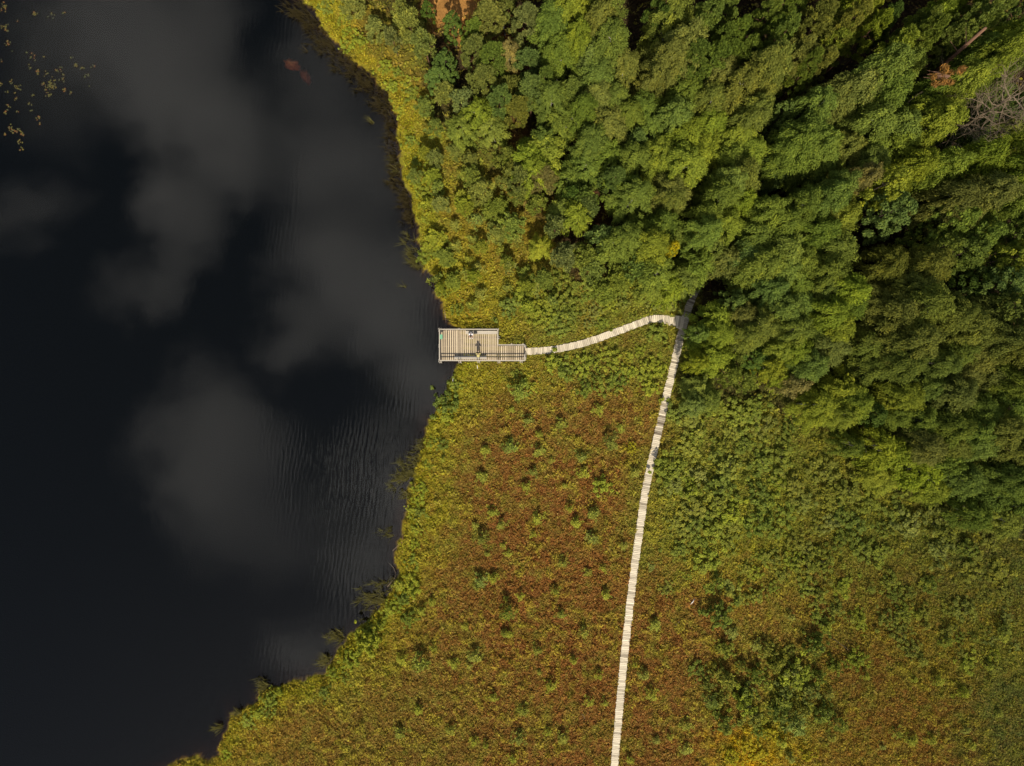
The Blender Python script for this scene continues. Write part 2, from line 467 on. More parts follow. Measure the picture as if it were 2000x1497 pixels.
gx, gy = axis(-63, 63, .30, 2500), axis(-48, 48, .30, 2500)
GX, GY = np.meshgrid(gx, gy)
gpx, gpy = to_px(GX, GY)
GZ = ground_z(gpx, gpy)
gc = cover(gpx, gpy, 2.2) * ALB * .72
land = shore_d(gpx, gpy)
gc = np.where((land < -3)[..., None], np.array((.022, .014, .009)), gc)
nx_, ny_ = len(gx), len(gy)
ii = np.arange(nx_ * ny_).reshape(ny_, nx_)
quads = np.stack([ii[:-1, :-1], ii[:-1, 1:], ii[1:, 1:], ii[1:, :-1]], -1).reshape(-1, 4)
ground = obj("ground", fast_mesh("ground", np.stack([GX, GY, GZ], -1).reshape(-1, 3), quads, {"cov": gc.reshape(-1, 3)}, True), M_GROUND)
tag(ground, "boggy lakeside ground of peat, moss and forest floor", kind="structure")

m, t, out = mat("lake_water"); l = t.links.new
geo = t.nodes.new("ShaderNodeNewGeometry")


def ripple(scale, rot, dist, detail=2):
    mp = t.nodes.new("ShaderNodeMapping"); mp.inputs["Rotation"].default_value = (0, 0, R_(rot)); mp.inputs["Scale"].default_value = scale
    l(geo.outputs["Position"], mp.inputs["Vector"])
    n = t.nodes.new("ShaderNodeTexNoise"); n.inputs["Scale"].default_value = 1; n.inputs["Detail"].default_value = detail; n.inputs["Distortion"].default_value = dist
    l(mp.outputs[0], n.inputs["Vector"]); return n.outputs["Fac"]


r1 = ripple((2.3, .38, 1), 9, .6, 2)
r2 = ripple((1.3, 1.1, 1), -25, .3, 3)
wmp = t.nodes.new("ShaderNodeMapping"); wmp.inputs["Rotation"].default_value = (0, 0, R_(8)); l(geo.outputs["Position"], wmp.inputs["Vector"])
wv = t.nodes.new("ShaderNodeTexWave"); wv.bands_direction = "X"; wv.inputs["Scale"].default_value = .66; wv.inputs["Distortion"].default_value = 8.0
wv.inputs["Detail"].default_value = 2.0; wv.inputs["Detail Scale"].default_value = .35; l(wmp.outputs[0], wv.inputs["Vector"])
sp = t.nodes.new("ShaderNodeSeparateXYZ"); l(geo.outputs["Position"], sp.inputs[0])


def mrange(v, a, b, c, d):
    n = t.nodes.new("ShaderNodeMapRange"); n.interpolation_type = "SMOOTHSTEP"
    for k, val in (("From Min", a), ("From Max", b), ("To Min", c), ("To Max", d)): n.inputs[k].default_value = val
    l(v, n.inputs["Value"]); return n.outputs[0]


def tm(op, a, b):
    n = t.nodes.new("ShaderNodeMath"); n.operation = op
    for i, v in enumerate((a, b)):
        if isinstance(v, (int, float)): n.inputs[i].default_value = v
        else: l(v, n.inputs[i])
    return n.outputs[0]


big = ripple((.05, .07, 1), 20, 0, 2)
amp = tm("MULTIPLY", mrange(sp.outputs[0], -36, -16, .05, 1.0), mrange(big, .36, .62, .25, 1.0))
amp = tm("MULTIPLY", amp, mrange(sp.outputs[1], 3, -17, .13, 1.0))
hgt = tm("ADD", tm("MULTIPLY", tm("ADD", r1, tm("MULTIPLY", wv.outputs["Fac"], .24)), amp), tm("MULTIPLY", r2, tm("ADD", tm("MULTIPLY", amp, .35), .06)))
bp = t.nodes.new("ShaderNodeBump"); bp.inputs["Strength"].default_value = 1.0; bp.inputs["Distance"].default_value = .029
l(hgt, bp.inputs["Height"])
fr = t.nodes.new("ShaderNodeFresnel"); fr.inputs["IOR"].default_value = 1.33; l(bp.outputs[0], fr.inputs["Normal"])
gl = t.nodes.new("ShaderNodeBsdfGlossy"); gl.inputs["Roughness"].default_value = .015; gl.inputs["Color"].default_value = (1, 1, 1, 1); l(bp.outputs[0], gl.inputs["Normal"])
tr = t.nodes.new("ShaderNodeBsdfTransparent"); tr.inputs["Color"].default_value = (.80, .74, .66, 1)
ms = t.nodes.new("ShaderNodeMixShader"); l(fr.outputs[0], ms.inputs[0]); l(tr.outputs[0], ms.inputs[1]); l(gl.outputs[0], ms.inputs[2])
df = t.nodes.new("ShaderNodeBsdfDiffuse"); df.inputs["Color"].default_value = (.0016, .0020, .0017, 1)
ad_ = t.nodes.new("ShaderNodeAddShader"); l(ms.outputs[0], ad_.inputs[0]); l(df.outputs[0], ad_.inputs[1])
l(ad_.outputs[0], out.inputs["Surface"])
ab = t.nodes.new("ShaderNodeVolumeAbsorption"); ab.inputs["Color"].default_value = (.62, .34, .16, 1); ab.inputs["Density"].default_value = 3.0
l(ab.outputs[0], out.inputs["Volume"])
M_WATER = m
wb = MB(); wb.box((-700, 0, -6), (1800, 2400, 12))
water = wb.build("lake_water", M_WATER)
tag(water, "dark still lake water mirroring clouds", kind="structure")


# ------------------------------------------------------------------ plant prototypes (each mesh is shared by its copies)
def unit(v): return v / np.maximum(np.linalg.norm(v, axis=-1, keepdims=True), 1e-9)


def leaf_cloud(c, nrm, size, aspect, along=None, g=rng):
    """one bent leaf spray (quad) per centre: c (n,3), nrm (n,3), size (n,)"""
    n = len(c)
    a = unit(np.cross(nrm, g.normal(size=(n, 3)))) if along is None else unit(along - nrm * (along * nrm).sum(1, keepdims=True))
    b = np.cross(nrm, a)
    s = size[:, None]
    la, lb = s * aspect * .5, s / aspect * .5
    v = np.stack([c - a * la, c - b * lb + nrm * s * .08, c + a * la, c + b * lb - nrm * s * .06], 1)
    f = np.arange(n * 4).reshape(n, 4)
    return v.reshape(-1, 3), f


def crown_mesh(kind, h, R, g, puffs=50, per=150, leaf=.2, name="crown"):
    """crown for a tree h metres tall with crown radius R"""
    k1, k2, p1, p2 = g.integers(3, 6), g.integers(5, 9), g.uniform(0, 6.28), g.uniform(0, 6.28)
    C, Nn, Sz, Al, Ti = [], [], [], [], []
    zb = {"birch": .30, "pine": .45, "alder": .30, "willow": .05, "young": .12, "sapling": .2}[kind] * h
    for i in range(puffs):
        u = (i + .5) / puffs
        ph = i * 2.39996 + g.uniform(-.35, .35)
        lob = 1 + .17 * math.sin(k1 * ph + p1) + .12 * math.sin(k2 * ph + p2)
        if kind == "birch":
            tz = 1 - u ** 1.15; prof = math.sqrt(max(0, 1 - tz ** 2.0)) * .97 + .03
            rr = R * prof * lob * g.uniform(.62, 1.0); pr = R * g.uniform(.10, .29); fl = 1.1
        elif kind == "pine":
            tz = 1 - u ** 1.2; prof = math.sqrt(max(0, 1 - tz ** 1.6))
            rr = R * prof * lob * g.uniform(.62, 1.0); pr = R * g.uniform(.15, .25); fl = .62
        elif kind == "alder":
            tz = 1 - u ** 1.1; prof = math.sqrt(max(0, 1 - tz ** 2.4))
            rr = R * prof * lob * g.uniform(.70, 1.0); pr = R * g.uniform(.12, .22); fl = .75
        elif kind == "young":
            tz = 1 - u; prof = (1 - tz) ** .8
            rr = R * prof * g.uniform(.45, 1.15); pr = R * g.uniform(.14, .32); fl = .8
        else:
            tz = (1 - u ** .8) * g.uniform(.55, 1.0); prof = math.sqrt(max(0, 1 - tz ** 2))
            rr = R * prof * lob ** 2 * g.uniform(.25, 1.15); pr = R * g.uniform(.10, .26); fl = .9
        z = zb + (h - zb - pr * .5) * tz + g.uniform(-.03, .03) * h
        pc = np.array([rr * math.cos(ph), rr * math.sin(ph), z])
        rad = unit(np.array([pc[0], pc[1], .12 * R]))
        n = int(per * (pr / (R * .22)) ** 1.5)
        d = unit(g.normal(size=(n, 3))); d[:, 2] = np.where(g.random(n) < .7, np.abs(d[:, 2]), d[:, 2])
        q = d * (pr * g.uniform(.35, 1.0, (n, 1)) ** .6)
        q[:, 2] *= fl
        if kind == "birch":
            st = g.uniform(0, 1, n) ** 1.5                       # hanging twig ends
            q += np.outer(st, rad * R * .34 + g.normal(0, .08, 3) * R) + np.outer(st * st, (0, 0, -R * .26))
            al = rad * 1.0 + np.array([0, 0, -.5]) + g.normal(size=(n, 3)) * .55
            nn = unit(d * .7 + rad * .25 + np.array([0, 0, .55]) + g.normal(size=(n, 3)) * .55)
        elif kind in ("pine", "young"):
            al = d + np.array([0, 0, .5]) + g.normal(size=(n, 3)) * .3
            nn = unit(np.cross(al, g.normal(size=(n, 3))) + np.array([0, 0, .5]))
        else:
            al = d + g.normal(size=(n, 3)) * .6
            nn = unit(d * .6 + np.array([0, 0, .7]) + g.normal(size=(n, 3)) * .5)
        C.append(pc + q); Nn.append(nn); Al.append(al)
        Sz.append(leaf * g.uniform(.65, 1.3, n)); Ti.append(np.clip(g.normal(.5, .17, n) + g.normal(0, .13), 0, 1))
    C, Nn, Sz, Al, Ti = map(np.concatenate, (C, Nn, Sz, Al, Ti))
    C[:, 2] = np.maximum(C[:, 2], .06)
    asp = {"birch": 1.75, "pine": 1.7, "young": 1.9}.get(kind, 1.2)
    v, f = leaf_cloud(C, Nn, Sz, asp, Al, g)
    return fast_mesh(name, v, f, {"tint": np.repeat(Ti, 4)})


def trunk_mesh(h, R, r0, g, limbs=7, zb=.35, name="trunk"):
    b = MB(); px_, py_ = g.uniform(-.03, .03, 2) * h
    sp_ = [(px_ * q * q, py_ * q * q, h * q * .93 - .25 * (q == 0)) for q in (0, .3, .6, .85, 1)]
    b.tube(sp_, [r0, r0 * .8, r0 * .55, r0 * .28, r0 * .08], 7, .6)
    for i in range(limbs):
        q = zb + (.9 - zb) * (i + .5) / limbs; ph = i * 2.4 + g.uniform(-.4, .4)
        ln = R * .8 * math.sqrt(max(.05, 1 - q * q)); z = h * q * .93
        a = Vector((px_ * q * q, py_ * q * q, z))
        e = a + Vector((math.cos(ph) * ln, math.sin(ph) * ln, ln * g.uniform(.15, .6)))
        mid = a.lerp(e, .5) + Vector((0, 0, ln * .1))
        b.tube([a, mid, e], [r0 * .32, r0 * .2, r0 * .06], 5, .5)
    return b.mesh(name, True)


PROTO = {}


def make_protos():
    g = np.random.default_rng(3)
    spec = {   # kind: (shape, h, R, trunk radius, puffs, leaves per puff, leaf size, variants, trunk material, leaf material)
        "birch": ("birch", 13.0, 3.0, .17, 96, 230, .20, 7, M_BIRCHBARK, M_LEAF),
        "birch_low": ("birch", 6.5, 2.0, .10, 60, 150, .17, 5, M_BIRCHBARK, M_LEAF),
        "pine": ("pine", 13.0, 2.7, .19, 62, 190, .20, 6, M_PINEBARK, M_NEEDLE),
        "pine_low": ("pine", 5.0, 1.6, .09, 40, 85, .19, 6, M_PINEBARK, M_NEEDLE),
        "alder": ("alder", 12.5, 3.2, .18, 88, 95, .28, 4, M_DARKWOOD, M_LEAF),
        "willow": ("willow", 1.7, 1.1, .035, 34, 42, .15, 8, M_DARKWOOD, M_LEAF),
        "young": ("young", 2.0, .75, .035, 18, 20, .125, 8, M_PINEBARK, M_NEEDLE),
    }
    for k, (shape, h, R, tr_, pf, per, lf, nv, bark, lm) in spec.items():
        for i in range(nv):
            cm = crown_mesh(shape, h, R, g, pf, per, lf); cm.materials.append(lm)
            tm_ = trunk_mesh(h, R, tr_, g, 3 if k in ("young", "willow") else 8, .15 if k in ("young", "willow") else .38)
            tm_.materials.append(bark)
            PROTO.setdefault(k, []).append((cm, tm_, h, R))


make_protos()

TONES = {   # photo colour of the sunlit leaves
    "bright": ("bright yellow-green", (131, 142, 50)), "mid": ("mid-green", (112, 126, 53)), "olive": ("dull olive", (117, 121, 55)),
    "deep": ("deep green", (92, 111, 50)), "grey": ("grey-green", (121, 128, 68)), "blue": ("bluish green", (107, 124, 62)),
    "yellow": ("yellow-leaved", (170, 156, 36)), "lime": ("lime-green", (140, 148, 50)), "tan": ("tan-tinged", (132, 124, 68)),
}
HPTS = [(800, 50, 7), (950, 100, 10), (1050, 180, 10), (1100, 50, 12.5), (1300, 50, 15.5), (1500, 100, 16.5), (1700, 150, 17.5), (1900, 100, 17.5), (1950, 300, 16.5),
        (1700, 400, 15.5), (1500, 480, 12.5), (1350, 420, 12), (1300, 500, 10), (1200, 400, 10), (1100, 430, 6.5), (950, 400, 3.8), (880, 300, 4), (870, 500, 2.4), (1000, 500, 3.3),
        (1150, 540, 4.2), (1250, 560, 5.5), (1340, 560, 7), (1385, 650, 9.5), (1385, 700, 8.5), (1450, 640, 9), (1600, 620, 12), (1800, 620, 14), (1950, 650, 14), (1630, 770, 8.5), (1400, 760, 4.5),
        (1450, 830, 2.4), (1700, 860, 8), (1800, 800, 11), (1950, 880, 11), (1900, 990, 6.5), (1720, 940, 3.6), (820, 200, 4), (700, 60, 3.6), (1050, 300, 8), (930, 600, 2.2),
        (1000, 900, 1.6), (1300, 1000, 1.6), (1600, 1050, 2.2), (1560, 1340, 2.6), (1850, 1250, 2.0), (1900, 1080, 3.5)]
HP = np.array(HPTS, float)


def height_at(px, py):
    d = np.hypot(HP[:, 0] - px, HP[:, 1] - py) + 18; w = d ** -3.0
    return float((w * HP[:, 2]).sum() / w.sum())


# kind codes B birch, P pine, O alder; small ones pick the low build.  (x, y, crown radius in photo px, kind, tone)
T_RAW = """690,15,28,P,grey 735,58,25,P,grey 765,75,20,P,grey 800,50,38,P,grey 830,88,28,P,grey 780,20,20,P,grey 838,24,15,P,deep 868,122,27,O,deep 885,50,20,O,deep 860,152,26,O,deep
955,42,42,P,olive 985,18,30,P,olive 1022,62,38,P,grey 925,72,25,P,mid 930,95,30,P,grey 965,118,32,P,mid 950,150,34,P,olive 1030,130,33,P,blue 990,175,37,P,olive 1040,180,32,P,blue
905,200,30,P,grey 872,178,25,P,grey 1010,216,30,P,olive 970,200,28,P,blue 940,226,29,B,bright 830,208,22,P,blue 902,250,27,B,mid 960,256,29,B,mid 850,250,19,P,blue 1058,170,24,P,mid 998,112,22,B,tan
1080,60,42,B,mid 1112,28,40,B,bright 1128,72,30,B,bright 1096,112,36,B,mid 1118,172,30,P,mid 1080,202,26,B,mid 1086,252,37,B,mid 1112,230,31,B,mid 1062,278,28,B,mid
1190,20,35,B,mid 1164,58,32,B,olive 1150,112,34,B,blue 1192,92,36,B,mid 1220,142,33,B,olive 1166,150,40,B,mid 1202,192,28,B,mid 1160,192,36,B,olive 1136,216,26,B,mid
1300,18,36,P,deep 1304,58,44,B,olive 1346,58,34,B,olive 1318,104,42,B,olive 1290,130,30,B,olive 1280,166,34,B,olive 1346,112,32,P,mid 1372,30,34,P,mid 1420,18,30,P,mid 1330,162,34,P,mid 1392,92,30,P,mid 1416,78,24,P,mid 1375,130,36,P,mid 1420,126,32,P,mid 1460,122,34,P,mid
1262,214,38,B,mid 1234,236,30,B,mid 1276,248,28,B,mid 1240,282,28,P,blue 1345,196,44,B,mid 1386,220,34,B,olive 1330,228,36,B,mid 1380,256,36,B,bright 1340,278,44,B,bright 1400,170,36,B,olive 1440,182,40,B,olive 1460,216,32,B,olive 1482,160,34,B,olive 1192,258,44,B,olive 1160,282,36,B,mid 1446,262,34,B,bright 1420,292,36,B,bright
1480,38,26,P,mid 1520,28,34,P,mid 1510,72,30,P,mid 1490,92,26,P,mid 1552,18,28,P,mid 1600,58,36,P,olive 1620,86,36,P,bright 1650,38,38,P,bright 1692,18,34,P,bright 1700,56,28,P,bright 1645,72,30,P,olive 1590,132,28,P,olive 1572,160,26,P,mid 1540,118,36,P,olive 1512,140,34,B,olive
1522,226,34,O,blue 1582,226,38,B,mid 1626,216,42,B,olive 1660,182,40,B,olive 1702,152,38,B,mid 1722,202,42,B,mid 1690,242,42,B,mid 1640,266,44,B,mid 1562,282,40,B,mid 1602,292,40,B,mid 1742,262,42,B,mid 1780,230,38,B,bright 1752,108,36,P,bright 1786,58,34,P,mid 1760,150,34,B,mid 1798,190,30,B,mid 1730,58,24,P,deep
1820,25,36,P,bright 1852,58,34,P,mid 1790,92,32,P,mid 1822,96,32,P,mid 1880,20,36,P,bright 1916,30,34,P,mid 1902,70,32,P,mid 1975,38,34,P,deep 1990,82,30,P,mid 1952,82,34,B,bright 1932,122,34,B,bright 1892,128,32,B,mid 1975,112,34,B,mid 1890,158,28,B,bright 1866,188,26,B,mid 1846,186,34,B,bright 1820,222,40,B,bright 1800,256,40,B,bright
810,345,19,P,blue 850,310,25,P,grey 830,298,18,P,lime 890,300,22,P,grey 920,312,20,P,grey 940,372,34,P,grey 920,348,27,P,mid 905,400,24,P,lime 985,310,24,P,mid 1000,332,24,P,olive 1030,310,38,B,bright 1060,300,36,B,bright 1046,340,34,B,bright 1020,356,30,P,grey 1060,352,28,P,tan 975,402,28,P,mid 985,358,22,P,grey 1010,382,20,P,blue 1000,442,33,P,blue 960,420,24,P,mid 970,456,28,P,grey 860,400,24,P,grey 850,472,29,P,lime 870,502,25,P,mid 845,346,25,P,lime 910,405,18,P,lime 1055,482,23,O,lime 1100,410,29,B,blue 1126,420,28,B,bright 1086,440,26,P,grey 1050,402,24,P,mid 1060,546,25,P,mid 1100,502,30,P,grey 1146,502,32,P,mid 1028,560,20,P,lime 990,512,20,P,mid 926,540,18,P,lime 885,550,21,P,mid 858,560,15,P,lime 1110,350,30,B,mid 1140,330,36,B,mid 1150,402,30,P,blue 940,482,18,P,lime 1120,380,22,P,deep
1190,312,38,B,mid 1230,320,36,B,mid 1290,312,44,B,bright 1336,332,40,B,bright 1362,302,44,B,bright 1430,322,40,B,mid 1452,352,36,B,olive 1460,302,36,B,bright 1216,366,36,B,mid 1226,396,34,B,mid 1190,350,28,P,blue 1305,382,34,B,olive 1310,404,28,B,olive 1420,366,36,B,mid 1400,392,34,B,mid 1440,402,34,B,bright 1372,422,32,B,mid 1366,452,32,B,mid 1420,442,34,B,bright 1290,442,34,B,mid 1260,456,40,B,mid 1308,462,28,B,mid 1230,472,36,B,mid 1272,482,36,B,bright 1176,462,33,P,blue 1140,390,33,P,mid 1196,482,34,B,mid 1320,482,15,O,yellow 1392,492,40,B,mid 1422,502,32,B,olive 1362,512,34,B,mid 1338,542,32,B,mid 1240,522,32,P,mid 1210,542,30,P,mid 1290,532,34,B,mid 1272,560,32,B,mid 1312,560,30,B,bright 1180,570,28,P,mid 1160,522,27,P,blue
1522,312,36,B,blue 1560,302,40,B,mid 1602,312,44,B,mid 1640,322,40,B,olive 1662,352,28,B,tan 1692,310,42,B,mid 1740,302,40,B,bright 1756,332,34,B,bright 1720,360,38,O,bright 1680,332,38,B,mid 1630,372,36,B,mid 1562,402,30,B,mid 1592,432,38,B,olive 1630,422,38,B,bright 1612,390,34,B,mid 1730,416,46,O,blue 1490,432,38,B,mid 1520,442,34,B,mid 1480,472,38,B,mid 1516,482,40,B,mid 1462,492,36,B,blue 1486,522,40,B,mid 1530,532,36,B,mid 1580,472,40,B,mid 1620,490,42,B,mid 1560,512,40,B,mid 1602,532,40,B,mid 1640,562,36,B,bright 1592,566,34,B,mid 1502,562,34,B,blue 1556,560,34,B,mid
1832,330,38,B,bright 1852,382,42,B,olive 1902,330,40,B,bright 1952,310,42,B,bright 1982,350,40,B,bright 1902,392,40,B,olive 1952,402,40,B,mid 1850,432,42,O,mid 1902,452,44,O,mid 1952,440,40,O,mid 1990,450,38,O,mid 1830,482,38,O,mid 1882,502,44,O,mid 1942,502,44,O,bright 1982,500,40,O,mid 1730,522,40,B,olive 1760,560,40,B,olive 1802,532,38,B,olive 1902,552,40,O,deep 1952,560,40,O,blue 1990,560,38,O,mid
1396,622,30,B,bright 1402,650,32,B,bright 1366,654,19,B,mid 1392,692,36,B,bright 1364,706,19,B,lime 1450,620,33,B,olive 1480,640,35,B,olive 1455,662,33,B,olive 1430,590,28,O,deep 1522,610,36,B,mid 1562,600,40,B,mid 1602,612,40,B,bright 1620,642,34,B,bright 1540,652,34,B,mid 1580,666,36,B,mid 1520,690,33,B,bright 1552,690,33,B,bright 1612,690,40,B,olive 1502,722,27,B,lime 1532,736,27,B,lime 1580,712,35,B,mid 1552,742,27,B,tan 1470,700,29,O,deep 1420,730,27,P,mid 1455,742,27,P,mid 1365,762,29,O,blue 1382,782,25,O,deep 1360,792,22,O,blue 1632,772,46,B,lime 1600,792,38,B,lime 1662,782,38,B,bright 1642,812,28,B,bright
1650,602,40,B,mid 1702,590,44,B,olive 1752,602,44,B,olive 1802,600,40,B,olive 1690,680,40,B,mid 1740,682,44,B,olive 1780,662,42,B,olive 1760,712,34,B,mid 1832,622,40,B,olive 1872,640,44,B,olive 1922,622,44,B,olive 1972,610,42,O,mid 1850,690,40,B,mid 1902,702,44,B,olive 1942,660,40,B,olive 1982,680,40,B,olive 1692,722,34,B,mid 1832,712,34,B,mid 1872,732,40,B,olive 1922,742,40,B,olive 1972,740,40,B,mid 1722,782,35,B,lime 1760,772,35,B,bright 1812,762,36,B,mid 1852,782,40,B,olive 1902,790,40,B,mid 1952,792,40,B,mid 1702,802,27,O,deep 1742,812,33,B,mid 1792,822,36,B,mid 1842,832,40,B,mid 1892,842,40,B,mid 1942,840,40,B,olive
1702,872,38,B,lime 1742,882,38,B,lime 1772,862,34,B,mid 1662,866,24,B,mid 1802,872,38,B,olive 1852,872,40,B,olive 1902,862,38,B,mid 1960,882,36,B,olive 1802,922,38,B,lime 1840,902,34,B,mid 1872,932,38,B,mid 1962,932,36,B,mid 1990,942,36,B,mid 1822,952,33,B,bright 1932,972,35,B,mid 1972,982,35,B,mid 1702,922,26,B,lime 1722,942,26,B,lime 1902,1002,35,B,mid 1952,1012,35,B,mid"""

PLANTS = []      # (object, noun, tone word, size word, photo x, photo y)


def size_word(r): return "small" if r < 24 else "medium-sized" if r < 34 else "large"


def grow(kind, px, py, r, tone, h, name, noun, cat, group, vis=.72, g=rng, size=None):
    """one plant: an Empty at its foot > crown, trunk"""
    protos = PROTO[kind]; cm, tm_, h0, R0 = protos[int(g.integers(len(protos)))]
    zc_ = h * vis
    x, y = P(px, py, zc_)
    k = (CAM_H - zc_) / CAM_H
    Rw = r * MPP * k
    gz = float(ground_z(*[np.array([q]) for q in to_px(x, y)])[0])
    o = thing(name, None, cat, (x, y, max(gz - .05, -.15)), g.uniform(0, 6.28), group)
    o.rotation_euler = (g.normal(0, .03), g.normal(0, .03), g.uniform(0, 6.28))
    o.scale = (Rw / R0, Rw / R0 * g.uniform(.9, 1.1), h / h0)
    c = obj("crown", cm, None, o); tr_ = obj("trunk", tm_, None, o)
    col = lin(TONES[tone][1]) * ALB * g.uniform(.86, 1.14) * np.array([g.uniform(.93, 1.07), 1, g.uniform(.85, 1.15)])
    if h < 6.0: col = (col * .62 + lin((132, 133, 52)) * ALB * .38) * 1.10      # young growth is paler and yellower
    if kind == 'young' and r < 18: col = (col * .6 + lin((136, 132, 56)) * ALB * .4) * 1.22
    c.color = (*col, 1)
    PLANTS.append((o, noun, TONES[tone][0], size or size_word(r), px, py))
    return o


for tok in T_RAW.split():
    x, y, r, k, tone = tok.split(",")
    x, y, r = float(x), float(y), float(r)
    h = height_at(x, y) * rng.uniform(.80, 1.16)
    if k == "B": kind, name, noun, grp = ("birch" if h > 8.5 else "birch_low"), "birch_tree", "birch", "birches of the lakeside wood"
    elif k == "P": kind, name, noun, grp = ("pine" if h > 8.0 else "pine_low"), "pine_tree", "pine", "pines of the lakeside wood"
    else: kind, name, noun, grp = ("alder" if h > 6 else "birch_low"), "alder_tree", "alder", "alders of the lakeside wood"
    if y > 280 and x < 1010 and h < 5: r *= .84; h *= .85
    if r * MPP > 1.15 * h * .62: h = max(h, r * MPP * 1.35)
    grow(kind, x, y, r * (.95 if h > 6 else .96), tone, h, name, noun, "tree", grp)

for x, y, r, tone, h in ((1905, 232, 30, "deep", 8), (1950, 262, 30, "olive", 8), (1938, 190, 28, "deep", 7), (1975, 215, 30, "deep", 8), (1880, 262, 26, "deep", 6), (1985, 275, 28, "olive", 7)):
    grow("birch_low", x, y, r, tone, h, "birch_tree", "birch", "tree", "birches of the lakeside wood")

# young bog pines and willow bushes seen one by one on the bog (x, y, radius px, tone)
BOG = """1014,764,19,mid 1030,821,12,blue 996,871,21,blue 1053,849,11,bright 1053,882,13,mid 1041,922,14,blue 1136,892,15,blue 1139,922,13,lime 1027,951,14,lime 941,931,14,mid 947,880,14,lime 961,1001,14,lime
1176,950,14,lime 1239,924,12,olive 1192,864,17,grey 1125,1022,11,lime 1050,1013,12,lime 1041,1043,11,lime 941,1053,13,olive 980,1024,13,olive 1113,992,11,lime 1158,1004,13,blue 938,1134,13,blue 962,1130,11,lime 931,1146,11,olive 1017,1165,12,lime
1099,1099,12,olive 1155,1052,13,grey 990,1195,17,mid 1085,1155,13,bright 1183,1162,12,lime 871,787,18,deep 1169,801,15,bright 1095,830,13,mid 1232,875,12,yellow 1218,1067,12,olive 796,1211,17,deep 779,1144,15,bright
846,1264,11,bright 821,1294,17,mid 886,1297,10,lime 787,1287,12,lime 927,1280,15,grey 963,1131,10,lime 818,1386,15,lime 782,1433,17,mid 882,1425,13,olive 1013,1442,20,grey 1024,1389,13,mid 963,1362,11,lime 844,1176,10,lime 823,1193,9,lime 985,1238,10,mid
949,1454,9,lime 1002,1481,10,lime 715,1258,20,lime 680,1289,17,bright 1095,1200,14,mid 1120,1290,12,lime 1050,1270,12,olive 1150,1370,12,lime 1100,1440,12,olive 1170,1320,11,lime 1075,1340,11,lime 1140,1235,11,olive
1408,1204,25,deep 1430,1236,14,grey 1556,1324,22,bright 1552,1416,27,blue 1604,1400,21,mid 1388,1368,23,blue 1456,1376,20,bright 1636,1416,16,mid 1400,1140,15,mid 1476,1260,17,grey 1676,1288,14,bright 1660,1208,14,mid
1272,1356,11,lime 1240,1296,10,lime 1280,1220,12,mid 1752,1432,16,bright 1780,1444,14,lime 1744,1164,13,deep 1816,1144,15,deep 1880,1352,14,lime 1848,1252,13,mid 1504,1432,15,yellow 1456,1456,18,yellow 1480,1474,17,yellow 1576,1476,15,yellow 1430,1480,14,yellow
1520,1290,18,olive 1590,1270,16,olive 1500,1340,18,mid 1420,1330,16,olive 1360,1310,16,deep 1530,1370,18,mid 1800,1290,14,olive 1830,1330,13,lime 1700,1150,14,mid 1930,1300,13,bright 1960,1230,14,mid 1890,1190,14,mid 1790,1200,12,lime 1640,1150,14,bright"""
for tok in BOG.replace("\n", " ").split():
    x, y, r, tone = tok.split(",")
    x, y, r = float(x), float(y), float(r) * rng.uniform(.74, 1.3)
    big = r >= 16 or tone in ("yellow", "deep")
    h = (r * MPP) * (rng.uniform(1.2, 1.9) if r < 17 else rng.uniform(1.7, 2.3))
    if big and tone in ("yellow", "deep", "bright", "lime"):
        grow("willow", x, y, r * 1.1, tone, max(h, 1.2), "willow_bush", "bush", "bush", "bushes on the bog", .6)
    else:
        grow("young", x, y, r * 1.15, tone, max(h, 1.3), "young_pine", "young pine", "young tree", "young pines on the bog", .6)

# thicket of low bushes between wood and bog, and bushes along the shore
def scatter_bushes(n, box, keep, rmin, rmax, tones, g, spacing=1.25, noun="bush", group="bushes of the thicket beside the boardwalk", kind="willow", name="willow_bush", hk=(1.0, 1.6)):
    done, tries = [], 0
    while len(done) < n and tries < n * 60:
        tries += 1
        x, y = g.uniform(box[0], box[2]), g.uniform(box[1], box[3]); r = g.uniform(rmin, rmax)
        if not keep(x, y) or any((x - a) ** 2 + (y - b) ** 2 < (spacing * .5 * (r + c)) ** 2 for a, b, c in done): continue
        done.append((x, y, r))
        tone = tones[int(g.integers(len(tones)))]
        grow(kind, x, y, r * 1.12, tone, max(r * MPP * g.uniform(*hk), .5), name, noun, "bush" if kind == "willow" else "young tree", group, .6, g)


def off_path(x, y, m=16):
    a = np.array([float(x)]); b = np.array([float(y)])
    return seg_dist(a, b, MAIN)[0] > m and seg_dist(a, b, BRANCH)[0] > m and not (838 < x < 1052 and 622 < y < 730) and shore_d(a, b)[0] > 4


